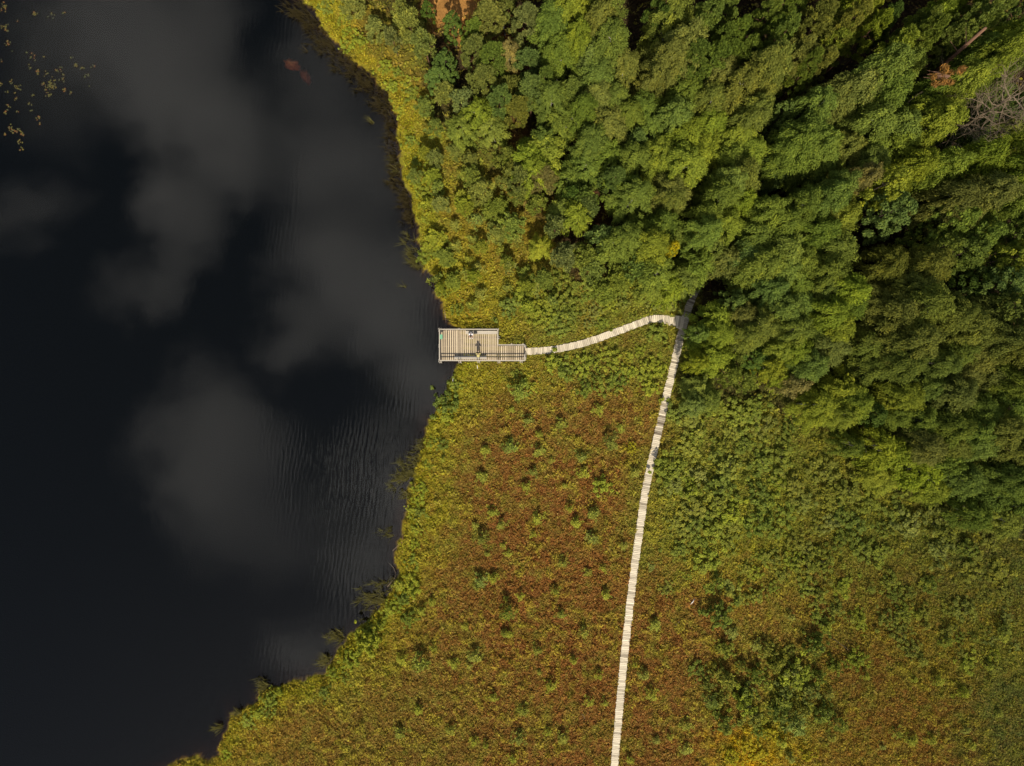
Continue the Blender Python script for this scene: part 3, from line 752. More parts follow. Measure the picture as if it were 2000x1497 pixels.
g1 = np.random.default_rng(21)
thick = [(1335, 735), (1300, 830), (1290, 960), (1330, 1090), (1480, 1120), (1640, 1110), (1800, 1090), (1990, 1140), (1990, 1040), (1880, 1030), (1740, 985), (1650, 930), (1610, 850), (1500, 790), (1400, 790)]
scatter_bushes(78, (1290, 735, 1995, 1150), lambda x, y: inside(np.array([x]), np.array([y]), thick)[0] and off_path(x, y), 13, 27, ["mid", "olive", "mid", "bright", "grey", "deep", "olive"], g1)
mid_ = [(985, 560), (1100, 520), (1340, 575), (1320, 612), (1262, 608), (1200, 632), (1130, 655), (1040, 668), (985, 668), (978, 640)]
scatter_bushes(26, (980, 520, 1340, 670), lambda x, y: inside(np.array([x]), np.array([y]), mid_)[0] and off_path(x, y, 20), 11, 22, ["mid", "deep", "bright", "grey"], g1, group="bushes above the branch boardwalk")
scatter_bushes(22, (1000, 640, 1330, 760), lambda x, y: y > 690 - (x - 1040) * .22 and off_path(x, y, 20), 9, 19, ["bright", "mid", "lime", "deep"], g1, group="bushes below the branch boardwalk")
shore_ok = lambda x, y: 5 < shore_d(np.array([x]), np.array([y]))[0] < 52 and off_path(x, y, 18)
scatter_bushes(24, (560, 10, 905, 640), shore_ok, 9, 16, ["lime", "bright", "mid", "lime"], g1, group="bushes on the upper shore")
scatter_bushes(30, (420, 720, 900, 1480), lambda x, y: 9 < shore_d(np.array([x]), np.array([y]))[0] < 36, 8, 15, ["lime", "bright", "mid", "deep"], g1, group="bushes on the lower shore")
dark_clump = [(1375, 1290), (1440, 1250), (1540, 1240), (1630, 1270), (1665, 1330), (1640, 1420), (1540, 1440), (1420, 1420), (1365, 1370)]
scatter_bushes(24, (1360, 1235, 1670, 1445), lambda x, y: inside(np.array([x]), np.array([y]), dark_clump)[0], 9, 19, ["olive", "grey", "deep", "mid", "olive"], g1, 2.1, group="bushes of the dark clump on the bog", hk=(2.0, 3.2))
green_belt = [(1270, 1090), (1480, 1125), (1700, 1120), (1990, 1150), (1995, 1330), (1840, 1290), (1660, 1230), (1480, 1200), (1390, 1160), (1265, 1150)]
scatter_bushes(40, (1265, 1090, 1995, 1330), lambda x, y: inside(np.array([x]), np.array([y]), green_belt)[0] and off_path(x, y, 20), 9, 20, ["mid", "olive", "bright", "grey", "olive"], g1, 1.5, group="bushes thinning out over the bog")
bogr = lambda x, y: off_path(x, y, 18) and not inside(np.array([x]), np.array([y]), thick)[0] and not inside(np.array([x]), np.array([y]), FOREST)[0]
scatter_bushes(34, (1230, 1090, 1995, 1490), bogr, 8, 14, ["olive", "bright", "mid", "lime", "grey"], g1, 2.0, "young pine", "young pines on the bog", "young", "young_pine", (1.2, 2.0))
scatter_bushes(22, (860, 720, 1240, 1490), bogr, 7, 11, ["olive", "bright", "lime"], g1, 2.2, "young pine", "young pines on the bog", "young", "young_pine", (1.2, 2.0))
meadow = lambda x, y: off_path(x, y, 12) and inside(np.array([x]), np.array([y]), [(830, 330), (930, 380), (1010, 470), (1100, 580), (980, 640), (900, 630), (860, 570), (830, 480)])[0]
scatter_bushes(26, (820, 320, 1110, 650), meadow, 11, 20, ["mid", "grey", "lime", "blue"], g1, 1.5, "young pine", "young pines of the yellow shore meadow", "young", "young_pine", (2.0, 3.0))

# the wood goes on beyond the picture's edge: one mass nobody would count
def woods_beyond():
    g = np.random.default_rng(77); V, T = [], []
    spots = [(g.uniform(2040, 2330), g.uniform(-150, 1080)) for _ in range(74)] + [(g.uniform(720, 2075), g.uniform(-260, -45)) for _ in range(70)]
    for px, py in spots:
        me, _, h0, R0 = PROTO[("birch", "alder", "pine")[int(g.integers(3))]][int(g.integers(4))]
        co = np.empty(len(me.vertices) * 3, np.float32); me.vertices.foreach_get("co", co); q = co.reshape(-1, 4, 3)[int(g.integers(4))::4]
        ti = np.empty(len(me.vertices), np.float32); me.attributes["tint"].data.foreach_get("value", ti); ti = ti.reshape(-1, 4)[:len(q)]
        c = q.mean(1, keepdims=True); q = c + (q - c) * 1.8; an = g.uniform(0, 6.28); s_ = g.uniform(.8, 1.15)
        x, y = P(px, py)
        q = np.stack([q[..., 0] * math.cos(an) - q[..., 1] * math.sin(an), q[..., 0] * math.sin(an) + q[..., 1] * math.cos(an), q[..., 2]], -1) * s_ + np.array([x, y, .1])
        V.append(q.reshape(-1, 3)); T.append(ti.ravel())
    V, T = np.concatenate(V), np.concatenate(T)
    o = obj("woods", fast_mesh("woods", V, np.arange(len(V)).reshape(-1, 4), {"tint": T}), M_LEAF); o.color = (*lin((112, 122, 54)) * ALB, 1)
    tag(o, "mass of the lakeside wood going on past the last single trees", "wood", kind="stuff")


woods_beyond()

# ------------------------------------------------------------------ sedge, heather, reeds and undergrowth (nobody could count them)
def cover_plants(name, n, keep, size, seed, flat=.5, up_=.45, lift=.12, amt=2.9, label=None, cat="grass"):
    g = np.random.default_rng(seed)
    px = g.uniform(250, 2260, n); py = g.uniform(-150, 1690, n)
    m = keep(px, py); px, py = px[m], py[m]; n = len(px)
    m = (seg_dist(px, py, MAIN) > g.uniform(6.2, 9.5, n)) & (seg_dist(px, py, BRANCH) > g.uniform(6.2, 9.0, n)) & ~((px > 858) & (px < 1030) & (py > 642) & (py < 708) & ~((px > 976) & (py < 673)))
    px, py = px[m], py[m]; n = len(px)
    c = cover(px, py, amt) * ALB * 1.26
    c *= np.clip(g.normal(1, .17, (n, 1)), .5, 1.6) * (1 + g.normal(0, .06, (n, 3)))
    tuft = np.clip((fbm(px / 10, py / 10, 91, 3) - .54) * 9, 0, 1) * np.clip((fbm(px / 55, py / 55, 93, 2) - .36) * 5, .15, 1)
    c = c * (1 - .5 * tuft[:, None]) + lin((150, 142, 46)) * ALB * g.uniform(1.1, 1.6, (n, 1)) * .5 * tuft[:, None]
    hollow = np.clip((.40 - fbm(px / 13, py / 13, 97, 3)) * 8, 0, 1)
    c *= 1 - .30 * hollow[:, None] * np.array([.8, .8, 1.0])
    straw = g.random(n) < .06
    c[straw] = c[straw] * .5 + lin((160, 140, 80)) * g.uniform(.3, .75, (straw.sum(), 1))
    wx, wy = P(px, py)
    z = ground_z(px, py)
    tall = fbm(px / 9.0, py / 9.0, 88, 3)
    s = size * g.uniform(.6, 1.4, n) * (.7 + .6 * tall)
    blade = g.random(n) < flat
    az = g.uniform(0, 6.283, n); ti = np.where(blade, g.uniform(.15, .9, n), 0)
    d = np.stack([np.cos(az) * np.cos(ti), np.sin(az) * np.cos(ti), np.sin(ti) + .05], -1)
    nr = np.where(blade[:, None], unit(np.cross(d, g.normal(size=(n, 3)))), unit(g.normal(size=(n, 3)) * .6 + np.array([0, 0, 1.0])))
    asp = np.where(blade, 2.3, 1.2)
    ctr = np.stack([wx, wy, z + lift * g.uniform(.2, 1, n) + np.maximum(0, tall - .45) * up_ + tuft * g.uniform(0, .42, n)], -1)
    a = unit(d - nr * (d * nr).sum(1, keepdims=True)); b = np.cross(nr, a)
    la, lb = (s * asp * .5)[:, None], (s / asp * .5)[:, None]
    v = np.stack([ctr - a * la, ctr - b * lb, ctr + a * la, ctr + b * lb], 1).reshape(-1, 3)
    o = obj(name, fast_mesh(name, v, np.arange(n * 4).reshape(n, 4), {"cov": np.repeat(c, 4, 0)}), M_COVER)
    return tag(o, label, cat, kind="stuff")


not_wood = lambda px, py: (shore_d(px, py) > 2) & ~inside(px, py, FOREST)
cover_plants("bog_grass", 1290000, not_wood, .175, 41, .6, .5, .14, label="red brown and yellow green sedge, moss and heather of the bog", cat="grass")
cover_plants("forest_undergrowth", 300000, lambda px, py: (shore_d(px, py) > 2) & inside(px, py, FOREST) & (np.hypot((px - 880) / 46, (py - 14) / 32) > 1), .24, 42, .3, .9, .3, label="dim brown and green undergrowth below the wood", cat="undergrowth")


def reed_bed(name, spots, seed, colr, label, hmin=.5, hmax=1.3, lean=(-.5, -.2)):
    """spots: (x, y, spread px, count) ; thin bent blades standing in the shallows"""
    g = np.random.default_rng(seed); V, F, Cc = [], [], []
    for (sx_, sy_, sr, cnt) in spots:
        k = max(1, cnt // 7)
        tx, ty = g.normal(sx_, sr * .5, k), g.normal(sy_, sr * .5, k)
        for i in range(k):
            for j in range(7):
                bx, by = P(tx[i] + g.normal(0, 1.3), ty[i] + g.normal(0, 1.3))
                if shore_d(np.array([tx[i]]), np.array([ty[i]]))[0] > 8: continue
                hgt_ = g.uniform(hmin, hmax); az = math.atan2(lean[1], lean[0]) + g.normal(0, .6); reach = hgt_ * g.uniform(.35, .95)
                w = g.uniform(.022, .045); dx, dy = math.cos(az), math.sin(az); sx2, sy2 = -dy * w, dx * w
                b = len(V)
                for q in (0, .45, .8, 1.0):
                    r_ = reach * q ** 1.8; zz = -.15 + hgt_ * (q - .28 * q ** 3); ww = 1 - q * .8
                    V.append((bx + dx * r_ - sx2 * ww, by + dy * r_ - sy2 * ww, zz)); V.append((bx + dx * r_ + sx2 * ww, by + dy * r_ + sy2 * ww, zz))
                for q in range(3): F.append((b + 2 * q, b + 2 * q + 1, b + 2 * q + 3, b + 2 * q + 2))
                cc = lin(colr) * g.uniform(.5, 1.4); Cc += [cc] * 8
    o = obj(name, fast_mesh(name, np.array(V), np.array(F), {"cov": np.array(Cc)}), M_COVER)
    return tag(o, label, "reeds", kind="stuff")


up_spots = []
for (ax, ay), (bx, by) in zip(SHORE[3:13], SHORE[4:14]):
    for q in np.linspace(0, 1, 6):
        w = 26 if by < 200 else 16
        up_spots.append((ax + (bx - ax) * q - w * .62, ay + (by - ay) * q + w * .42, w * .9, 62 if by < 200 else 40))
reed_bed("reeds", up_spots, 5, (70, 62, 38), "dark brown reeds leaning over the water along the upper shore")
low_spots = [(812, 900, 22, 150), (800, 925, 25, 190), (786, 942, 22, 120), (825, 868, 18, 90), (798, 970, 16, 60), (742, 1165, 27, 190), (722, 1180, 23, 110), (770, 1140, 16, 60), (762, 1040, 16, 42),
             (800, 470, 9, 42), (806, 495, 9, 70), (812, 512, 9, 70), (822, 525, 8, 50), (770, 310, 7, 20), (776, 335, 7, 28), (727, 240, 3, 14), (795, 560, 6, 10),
             (665, 1240, 14, 150), (640, 1290, 12, 120), (520, 1338, 14, 120), (470, 1390, 10, 70), (430, 1420, 9, 60)]
reed_bed("reeds", low_spots, 6, (92, 88, 48), "pale olive reeds standing in the shallows along the lower shore", .6, 1.5, (-.6, .12))

# ------------------------------------------------------------------ boardwalks
def resample(pts, step):
    q = [Vector((*P(*p), 0)) for p in pts]; out_ = [q[0]]; acc = 0.0
    # smooth the corners first
    sm = [q[0]]
    for i in range(1, len(q) - 1): sm += [q[i] * .75 + q[i - 1] * .25, q[i] * .75 + q[i + 1] * .25]
    q = sm + [q[-1]]
    out_ = [q[0].copy()]
    for a, b in zip(q, q[1:]):
        d = b - a; ln = d.length
        while acc + ln >= step:
            a = a + d.normalized() * (step - acc); d = b - a; ln = d.length; acc = 0.0
            out_.append(a.copy())
            if ln < 1e-6: break
        acc += ln
    return out_


def boardwalk(name, label, pts, width, z, seed, flare=None, step=.205, skip_to=None):
    g = random.Random(seed)
    ps = resample(pts, step); root = thing(name, label, "boardwalk", (ps[0].x, ps[0].y, 0)); off = Vector((ps[0].x, ps[0].y, 0))
    dk, st = MB(), MB()
    for i, p in enumerate(ps):
        d = (ps[min(i + 1, len(ps) - 1)] - ps[max(i - 1, 0)]).normalized(); an = math.atan2(d.y, d.x)
        x_, y_ = to_px(p.x, p.y)
        w = width * g.uniform(.96, 1.05)
        if flare: w *= 1 + 1.1 * max(0, (i - (len(ps) - 18)) / 18) ** 1.5
        t_ = g.gauss(.68, .10)
        if g.random() < .14: t_ -= g.uniform(.1, .34)
        if abs(y_ - 815) < 42 and name == "boardwalk" and g.random() < .6: t_ -= g.uniform(.1, .45)       # patchy stretch, most planks darker at random
        if y_ < 690 and "main" in label: t_ -= (.22 + g.uniform(0, .16)) * min(1, (690 - y_) / 30)  # tree shade at the fork painted into the plank tint
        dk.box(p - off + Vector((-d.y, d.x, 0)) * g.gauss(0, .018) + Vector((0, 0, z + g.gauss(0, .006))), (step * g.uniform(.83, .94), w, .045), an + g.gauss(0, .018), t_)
    for s_ in (-1, 1):
        for a, b in zip(ps[::3], ps[3::3]):
            d = (b - a).normalized(); n_ = Vector((-d.y, d.x, 0)) * (s_ * width * .32)
            st.bar(a - off + n_ + Vector((0, 0, z - .10)), b - off + n_ + Vector((0, 0, z - .10)), .09, .14, .4)
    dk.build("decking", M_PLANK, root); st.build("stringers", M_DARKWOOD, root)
    return root


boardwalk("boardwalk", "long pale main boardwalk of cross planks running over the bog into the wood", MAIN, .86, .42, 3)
boardwalk("boardwalk", "short curved branch boardwalk leading to the lake platform", BRANCH, .78, .45, 4, flare=True)

# ------------------------------------------------------------------ lake platform
DZ = .62
deck = thing("viewing_platform", "wooden viewing platform with railings standing over the lake edge", "platform", (*P(935, 676), 0))
D0 = Vector((*P(935, 676), 0))


def D(px, py, z): x, y = P(px, py); return Vector((x, y, z)) - D0


g = random.Random(8)
dk = MB(); x = 862.6
while x < 1024.4:
    y0 = 646.4 if x < 972 else 676.6
    a, b = D(x + 1.75, y0, DZ), D(x + 1.75, 704.6, DZ)
    c = (a + b) / 2; c.z = DZ + g.gauss(0, .004)
    dk.box(c, (.172 + g.uniform(-.014, .008), abs(a.y - b.y) + g.uniform(-.05, .05), .05), g.gauss(0, .004), g.gauss(.60, .12))
    x += 4.12
dk.build("decking", M_DECK, deck)
fr_ = MB()
for py in (648, 662, 677.5, 690, 703):
    fr_.bar(D(861 if py > 676 else 862, py, DZ - .11), D(1024 if py > 676 else 973, py, DZ - .11), .09, .16, .5)
fr_.bar(D(861.6, 646, DZ - .10), D(861.6, 705, DZ - .10), .06, .18, .5)
fr_.build("frame", M_DARKWOOD, deck)
for px, py in ((864, 648), (864, 676), (864, 703), (900, 648), (900, 703), (936, 648), (936, 703), (970, 648), (972, 703), (1020, 680), (1020, 703)):
    b = MB(); p = D(px, py, 0); b.tube([p + Vector((0, 0, -2.2)), p + Vector((0, 0, DZ - .2))], [.09, .09], 8, .4)
    b.build("support_post", M_DARKWOOD, deck)
rail = thing("railing", None, None); rail.parent = deck


def rail_run(a, b, posts, outward):
    """posts along the run, each with a slanting outer brace; a top board and a middle board"""
    A, B = D(*a, 0), D(*b, 0)
    m = MB(); m.bar(A + Vector((0, 0, DZ + 1.06)), B + Vector((0, 0, DZ + 1.06)), .11, .05, g.gauss(.62, .05)); m.build("handrail", M_RAIL, rail)
    m = MB(); m.bar(A + Vector((0, 0, DZ + .62)), B + Vector((0, 0, DZ + .62)), .045, .13, g.gauss(.55, .05)); m.build("middle_rail", M_RAIL, rail)
    d = (B - A).normalized()
    for q in posts:
        m = MB(); p = A.lerp(B, q); o_ = Vector((*outward, 0))
        for s_ in (-1, 1):
            e = p + d * (s_ * .13) + o_ * .06
            m.bar(e + Vector((0, 0, DZ - .25)), e + Vector((0, 0, DZ + 1.03)), .07, .07, g.gauss(.5, .06))
            m.bar(e + o_ * .20 + Vector((0, 0, DZ - .16)), e + o_ * .04 + Vector((0, 0, DZ + .56)), .05, .05, g.gauss(.45, .06))
        m.bar(p + o_ * .24 + Vector((0, 0, DZ - .16)), p - o_ * .2 + Vector((0, 0, DZ - .16)), .12, .06, .42)
        m.build("post", M_RAIL, rail)


rail_run((861.3, 646), (861.3, 705.6), (.0, .52, 1.0), (-1, 0))
rail_run((861, 645.8), (972.5, 645.8), (.005, .325, .675, .995), (0, 1))
rail_run((972.8, 646), (972.8, 676), (.5,), (1, 0))
rail_run((973, 675.6), (1025, 675.6), (.5, .93), (0, 1))
rail_run((861, 705.6), (1025, 705.6), (.005, .235, .455, .695, .955), (0, -1))
rail_run((1024.3, 694), (1024.3, 705), (.1, .5), (1, 0))
rail_run((1024.3, 675.6), (1024.3, 680), (.7,), (1, 0))


def bench(label, a, b, n, group):
    A, B = Vector((*P(*a), DZ + .025)), Vector((*P(*b), DZ + .025)); c = (A + B) / 2; ln = (B - A).length
    r = thing("bench", label, "bench", c, math.atan2((B - A).y, (B - A).x), group)
    m = MB()
    for i in range(3): m.box((0, (i - 1) * .125, .44), (ln, .115, .04), 0, .66 + .05 * i)
    m.build("seat", M_RAIL, r)
    for i in range(n):
        q = -ln / 2 + .3 + (ln - .6) * i / (n - 1)
        m = MB(); m.box((q, 0, .21), (.07, .30, .42), 0, .5); m.build("leg", M_RAIL, r)


bench("pale plank bench under the upper railing, one end under the white-shirted person", (911, 651.2), (971.2, 651.2), 4, "benches on the platform")
bench("plank bench along the lower railing behind the person in the olive shirt", (889, 699.8), (951, 699.8), 4, "benches on the platform")

sg = thing("sign_board", "small green tilted sign board on the lake-side railing", "sign", (*P(864.6, 660.2), DZ + 1.12))
m = MB(); m.box((0, 0, 0), (.30, .52, .025), 0, .5, 1, 0, .3); m.build("panel", plain("green_sign", (.16, .42, .24), .5), sg)
m = MB(); m.bar((-.12, 0, -.1), (-.02, 0, -.012), .05, .06, .5); m.bar((-.17, 0, -.62), (-.12, 0, -.08), .07, .05, .5); m.build("bracket", M_RAIL, sg)


# ------------------------------------------------------------------ the two people on the platform
def skinned(name, joints, edges, material, parent, root=0, sub=2):
    me = bpy.data.meshes.new(name); me.from_pydata([j[:3] for j in joints], edges, []); me.update()
    o = bpy.data.objects.new(name, me); COL.objects.link(o)
    md = o.modifiers.new("skin", "SKIN"); md.use_smooth_shade = True
    for v, j in zip(me.skin_vertices[0].data, joints): v.radius = (j[3], j[4] if len(j) > 4 else j[3])
    me.skin_vertices[0].data[root].use_root = True
    sb = o.modifiers.new("sub", "SUBSURF"); sb.levels = sb.render_levels = sub
    dg = bpy.context.evaluated_depsgraph_get(); dg.update()
    nm = bpy.data.meshes.new_from_object(o.evaluated_get(dg))
    bpy.data.objects.remove(o)
    nm.name = name
    return obj(name, nm, material, parent)


def hand(J, E, wrist, fdir, pdir, s=1.0):
    """palm, four bent fingers of different lengths and a thumb grown from joint number `wrist`"""
    w = Vector(J[wrist][:3]); f = Vector(fdir).normalized(); sd = Vector(pdir).normalized(); dn = f.cross(sd)
    J.append((*(w + f * .05 * s), .026 * s, .014 * s)); pal = len(J) - 1; E.append((wrist, pal))
    for k, ln in zip((-1.5, -.5, .5, 1.5), (.068, .078, .072, .056)):
        a = w + f * .09 * s + sd * (k * .019 * s); b_ = a + (f * .8 + dn * .5) * ln * .55 * s; c_ = b_ + (f * .3 + dn * .9) * ln * .5 * s
        n0 = len(J); J += [(*a, .0095 * s), (*b_, .0085 * s), (*c_, .007 * s)]; E += [(pal, n0), (n0, n0 + 1), (n0 + 1, n0 + 2)]
    a = w + f * .035 * s - sd * .036 * s; b_ = a + (f * .6 - sd * .5 + dn * .4) * .04 * s; n0 = len(J)
    J += [(*a, .011 * s), (*b_, .009 * s)]; E += [(pal, n0), (n0, n0 + 1)]


def ellipsoid(name, c, r, material, parent, seg=16, cut=None, jag=0.0):
    V, F = [], []
    for i in range(seg // 2 + 1):
        th = math.pi * i / (seg // 2)
        for k in range(seg):
            ph = 2 * math.pi * k / seg; jj = 1 + jag * math.sin(5 * ph + 3 * th)
            V.append((c[0] + r[0] * math.sin(th) * math.cos(ph) * jj, c[1] + r[1] * math.sin(th) * math.sin(ph) * jj, c[2] + r[2] * math.cos(th)))
    for i in range(seg // 2):
        for k in range(seg):
            k2 = (k + 1) % seg; f = (i * seg + k, (i + 1) * seg + k, (i + 1) * seg + k2, i * seg + k2)
            if cut and cut(Vector(V[f[0]])): continue
            F.append(f)
    me = bpy.data.meshes.new(name); me.from_pydata(V, [], F); me.polygons.foreach_set("use_smooth", np.full(len(F), True)); me.update()
    return obj(name, me, material, parent)


M_SKIN = plain("skin", (.48, .28, .19), .55)
M_HAIR = plain("dark_hair", (.025, .018, .012), .6)
M_WHITE = plain("white_cotton", (.80, .80, .80), .9)
M_OLIVE = plain("olive_khaki_shirt", (.50, .44, .17), .9)
M_TROUS = plain("dark_trousers", (.03, .032, .038), .9)
M_SHOE = plain("white_shoes", (.72, .70, .66), .6)
M_SHOE2 = plain("dark_shoes", (.05, .045, .04), .6)
M_BAGM = plain("dark_bag", (.03, .03, .03), .8)


def face(parent, c, d):
    """eyes, nose and ears on a head centred at c facing d"""
    d = Vector(d).normalized(); sd = Vector((-d.y, d.x, 0)).normalized(); c = Vector(c); up_ = sd.cross(d) * -1
    b = MB(); n_ = c + d * .098
    b.tube([n_ + up_ * .02, n_ + d * .022 - up_ * .025], [.008, .014], 6, .5); b.build("nose", M_SKIN, parent, True)
    for s_ in (-1, 1):
        ellipsoid("eye", c + d * .088 + sd * (s_ * .032) + up_ * .012, (.011, .011, .009), M_HAIR, parent, 8)
        ellipsoid("ear", c + sd * (s_ * .078), (.016, .016, .03), M_SKIN, parent, 8)
    ellipsoid("mouth", c + d * .088 - up_ * .055, (.022, .012, .006), plain("lips", (.35, .12, .10)), parent, 8)


# seated: y- is where this person faces (down the photo)
p1 = thing("person", "person in a white shirt and dark trousers sitting on the upper bench", "person", (*P(921, 651.8), DZ + .025))
J = [(0, .02, .56, .13, .11), (0, -.03, .72, .135, .10), (0, -.20, .86, .145, .095), (0, -.28, .93, .075, .07), (0, -.33, .98, .05, .05), (0, -.41, 1.05, .085, .10), (0, -.44, 1.11, .07, .08)]
E = [(0, 1), (1, 2), (2, 3), (3, 4), (4, 5), (5, 6)]
for s_ in (-1, 1):
    b = len(J)
    J += [(s_ * .18, -.22, .88, .058, .058), (s_ * .23, -.28, .66, .045, .045), (s_ * .15, -.46, .60, .033, .033)]
    E += [(2, b), (b, b + 1), (b + 1, b + 2)]; hand(J, E, b + 2, (-s_ * .4, -.8, -.2), (1, 0, 0))
    b = len(J)
    J += [(s_ * .10, .0, .52, .088, .088), (s_ * .14, -.42, .50, .064, .064), (s_ * .12, -.47, .10, .042, .042), (s_ * .12, -.58, .05, .036, .03)]
    E += [(0, b), (b, b + 1), (b + 1, b + 2), (b + 2, b + 3)]
skinned("body", J, E, M_SKIN, p1)
Jc = [(0, .03, .53, .15, .13), (0, -.03, .72, .155, .12), (0, -.20, .86, .17, .12), (0, -.26, .93, .09, .08)]
Ec = [(0, 1), (1, 2), (2, 3)]
for s_ in (-1, 1): b = len(Jc); Jc += [(s_ * .185, -.22, .88, .075), (s_ * .225, -.27, .70, .062)]; Ec += [(2, b), (b, b + 1)]
skinned("shirt", Jc, Ec, M_WHITE, p1)
Jt = [(0, .02, .52, .14, .12)]; Et = []
for s_ in (-1, 1):
    b = len(Jt); Jt += [(s_ * .10, -.02, .52, .102), (s_ * .14, -.42, .51, .078), (s_ * .12, -.47, .14, .058)]; Et += [(0, b), (b, b + 1), (b + 1, b + 2)]
skinned("trousers", Jt, Et, M_TROUS, p1)
for s_ in (-1, 1): ellipsoid("shoe", (s_ * .12, -.55, .055), (.052, .145, .055), M_SHOE, p1)
ellipsoid("hair", (0, -.405, 1.085), (.094, .108, .10), M_HAIR, p1, 16, lambda v: v.y < -.48 and v.z < 1.12)
face(p1, (0, -.425, 1.06), (0, -.90, -.45))

# standing with both hands at chest height, facing up the photo
p2 = thing("person", "person in an olive khaki shirt standing by the lower bench, elbows out, shadow on planks", "person", (*P(935.6, 692.6), DZ + .025))
J = [(0, -.01, .95, .135, .10), (0, -.01, 1.14, .12, .09), (0, 0, 1.36, .155, .095), (0, .02, 1.48, .07, .065), (0, .04, 1.54, .05, .05), (0, .075, 1.63, .08, .095), (0, .08, 1.70, .07, .08)]
E = [(0, 1), (1, 2), (2, 3), (3, 4), (4, 5), (5, 6)]
for s_ in (-1, 1):
    b = len(J)
    J += [(s_ * .21, 0, 1.41, .06), (s_ * .265, .03, 1.12, .046), (s_ * .11, .28, 1.18, .032)]
    E += [(2, b), (b, b + 1), (b + 1, b + 2)]; hand(J, E, b + 2, (-s_ * .5, .8, .1), (0, .2, 1))
    b = len(J)
    J += [(s_ * .10, 0, .88, .09), (s_ * .12, .02, .48, .062), (s_ * .13, -.02, .09, .042), (s_ * .135, .10, .04, .036)]
    E += [(0, b), (b, b + 1), (b + 1, b + 2), (b + 2, b + 3)]
skinned("body", J, E, M_SKIN, p2)
Jc = [(0, -.01, .90, .155, .12), (0, -.01, 1.14, .15, .115), (0, 0, 1.36, .18, .12), (0, .015, 1.47, .09, .08)]
Ec = [(0, 1), (1, 2), (2, 3)]
for s_ in (-1, 1): b = len(Jc); Jc += [(s_ * .215, 0, 1.41, .08), (s_ * .268, .03, 1.14, .066), (s_ * .17, .20, 1.165, .05)]; Ec += [(2, b), (b, b + 1), (b + 1, b + 2)]
skinned("shirt", Jc, Ec, M_OLIVE, p2)
Jt = [(0, -.01, .92, .14, .11)]; Et = []
for s_ in (-1, 1):
    b = len(Jt); Jt += [(s_ * .10, 0, .86, .105), (s_ * .12, .02, .48, .08), (s_ * .13, -.02, .10, .06)]; Et += [(0, b), (b, b + 1), (b + 1, b + 2)]
skinned("trousers", Jt, Et, M_TROUS, p2)
for s_ in (-1, 1): ellipsoid("shoe", (s_ * .135, .06, .05), (.05, .14, .05), M_SHOE2, p2)
ellipsoid("hair", (0, .062, 1.685), (.094, .108, .10), M_HAIR, p2, 16, lambda v: v.y > .13 and v.z < 1.72)
face(p2, (0, .08, 1.655), (0, .92, -.4))
bp_ = thing("backpack", "khaki yellow backpack worn by the standing person", "backpack", p2.location + Vector((0, -.20, 0)))
m = MB(); m.box((0, -.02, 1.24), (.36, .22, .46), 0, .5, .86); m.box((0, -.15, 1.14), (.26, .07, .24), 0, .5, .85); m.build("body", M_OLIVE, bp_)
for s_ in (-1, 1): m = MB(); m.tube([(s_ * .12, .10, 1.46), (s_ * .13, .20, 1.50), (s_ * .13, .31, 1.40), (s_ * .14, .28, 1.15)], [.022] * 4, 6); m.build("strap", M_BAGM, bp_)
m = MB(); m.box((0, .37, 1.17), (.17, .10, .03), 0, .5)
rc = m.build("controller", M_BAGM); rc.location = p2.location; tag(rc, "small dark hand controller held by the person in the olive shirt", "controller")
bgm = thing("backpack", "dark bag lying on the upper bench beside the white-shirted person", "bag", (*P(929.5, 651.3), DZ + .49))
m = MB(); m.box((0, 0, .10), (.42, .30, .20), .2, .5, .7); m.build("body", M_BAGM, bgm); m = MB(); m.tube([(-.1, .0, .2), (0, .02, .26), (.1, 0, .2)], [.012] * 3, 5); m.build("handle", M_BAGM, bgm)

# ------------------------------------------------------------------ lily pads
LILY = {
    "corner": ("tiny yellowed lily pad floating in the loose drift at the upper corner of the lake", [(8, 15, 8, 18), (66, 28, 5, 8), (102, 30, 7, 7), (125, 26, 3, 5), (12, 55, 9, 13), (16, 85, 8, 9), (34, 42, 2, 2)]),
    "clump": ("tiny yellow-brown lily pad crowded in the dense middle raft on the dark water", [(101, 166, 11, 34), (93, 184, 8, 11), (115, 136, 7, 8), (122, 152, 6, 9), (126, 175, 4, 6), (84, 165, 5, 7)]),
    "open": ("tiny olive lily pad drifting alone towards open water beside the dense raft", [(140, 112, 3, 4), (148, 126, 4, 6), (161, 133, 3, 3), (181, 130, 3, 4), (170, 147, 4, 5), (175, 168, 1, 1), (138, 184, 3, 4), (60, 110, 9, 10), (86, 112, 2, 3), (90, 143, 4, 5), (73, 140, 6, 10), (56, 133, 3, 4)]),
    "middle": ("tiny dull lily pad in the scattered drift between raft and hooked chain", [(21, 160, 5, 6), (35, 172, 7, 12), (14, 180, 3, 3), (31, 192, 5, 6), (63, 187, 4, 4), (58, 203, 4, 6), (61, 217, 3, 4), (16, 210, 6, 6), (33, 219, 3, 4), (9, 222, 3, 3), (3, 118, 3, 4), (2, 165, 3, 4)]),
    "chain": ("tiny ochre lily pad in the hooked chain at the lower end of the drift", [(75, 231, 4, 8), (77, 242, 2, 3), (20, 252, 7, 14), (35, 257, 6, 11), (44, 263, 4, 8), (38, 278, 4, 8), (44, 291, 3, 7), (10, 262, 3, 3)]),
}
g2 = np.random.default_rng(17)
pads = []
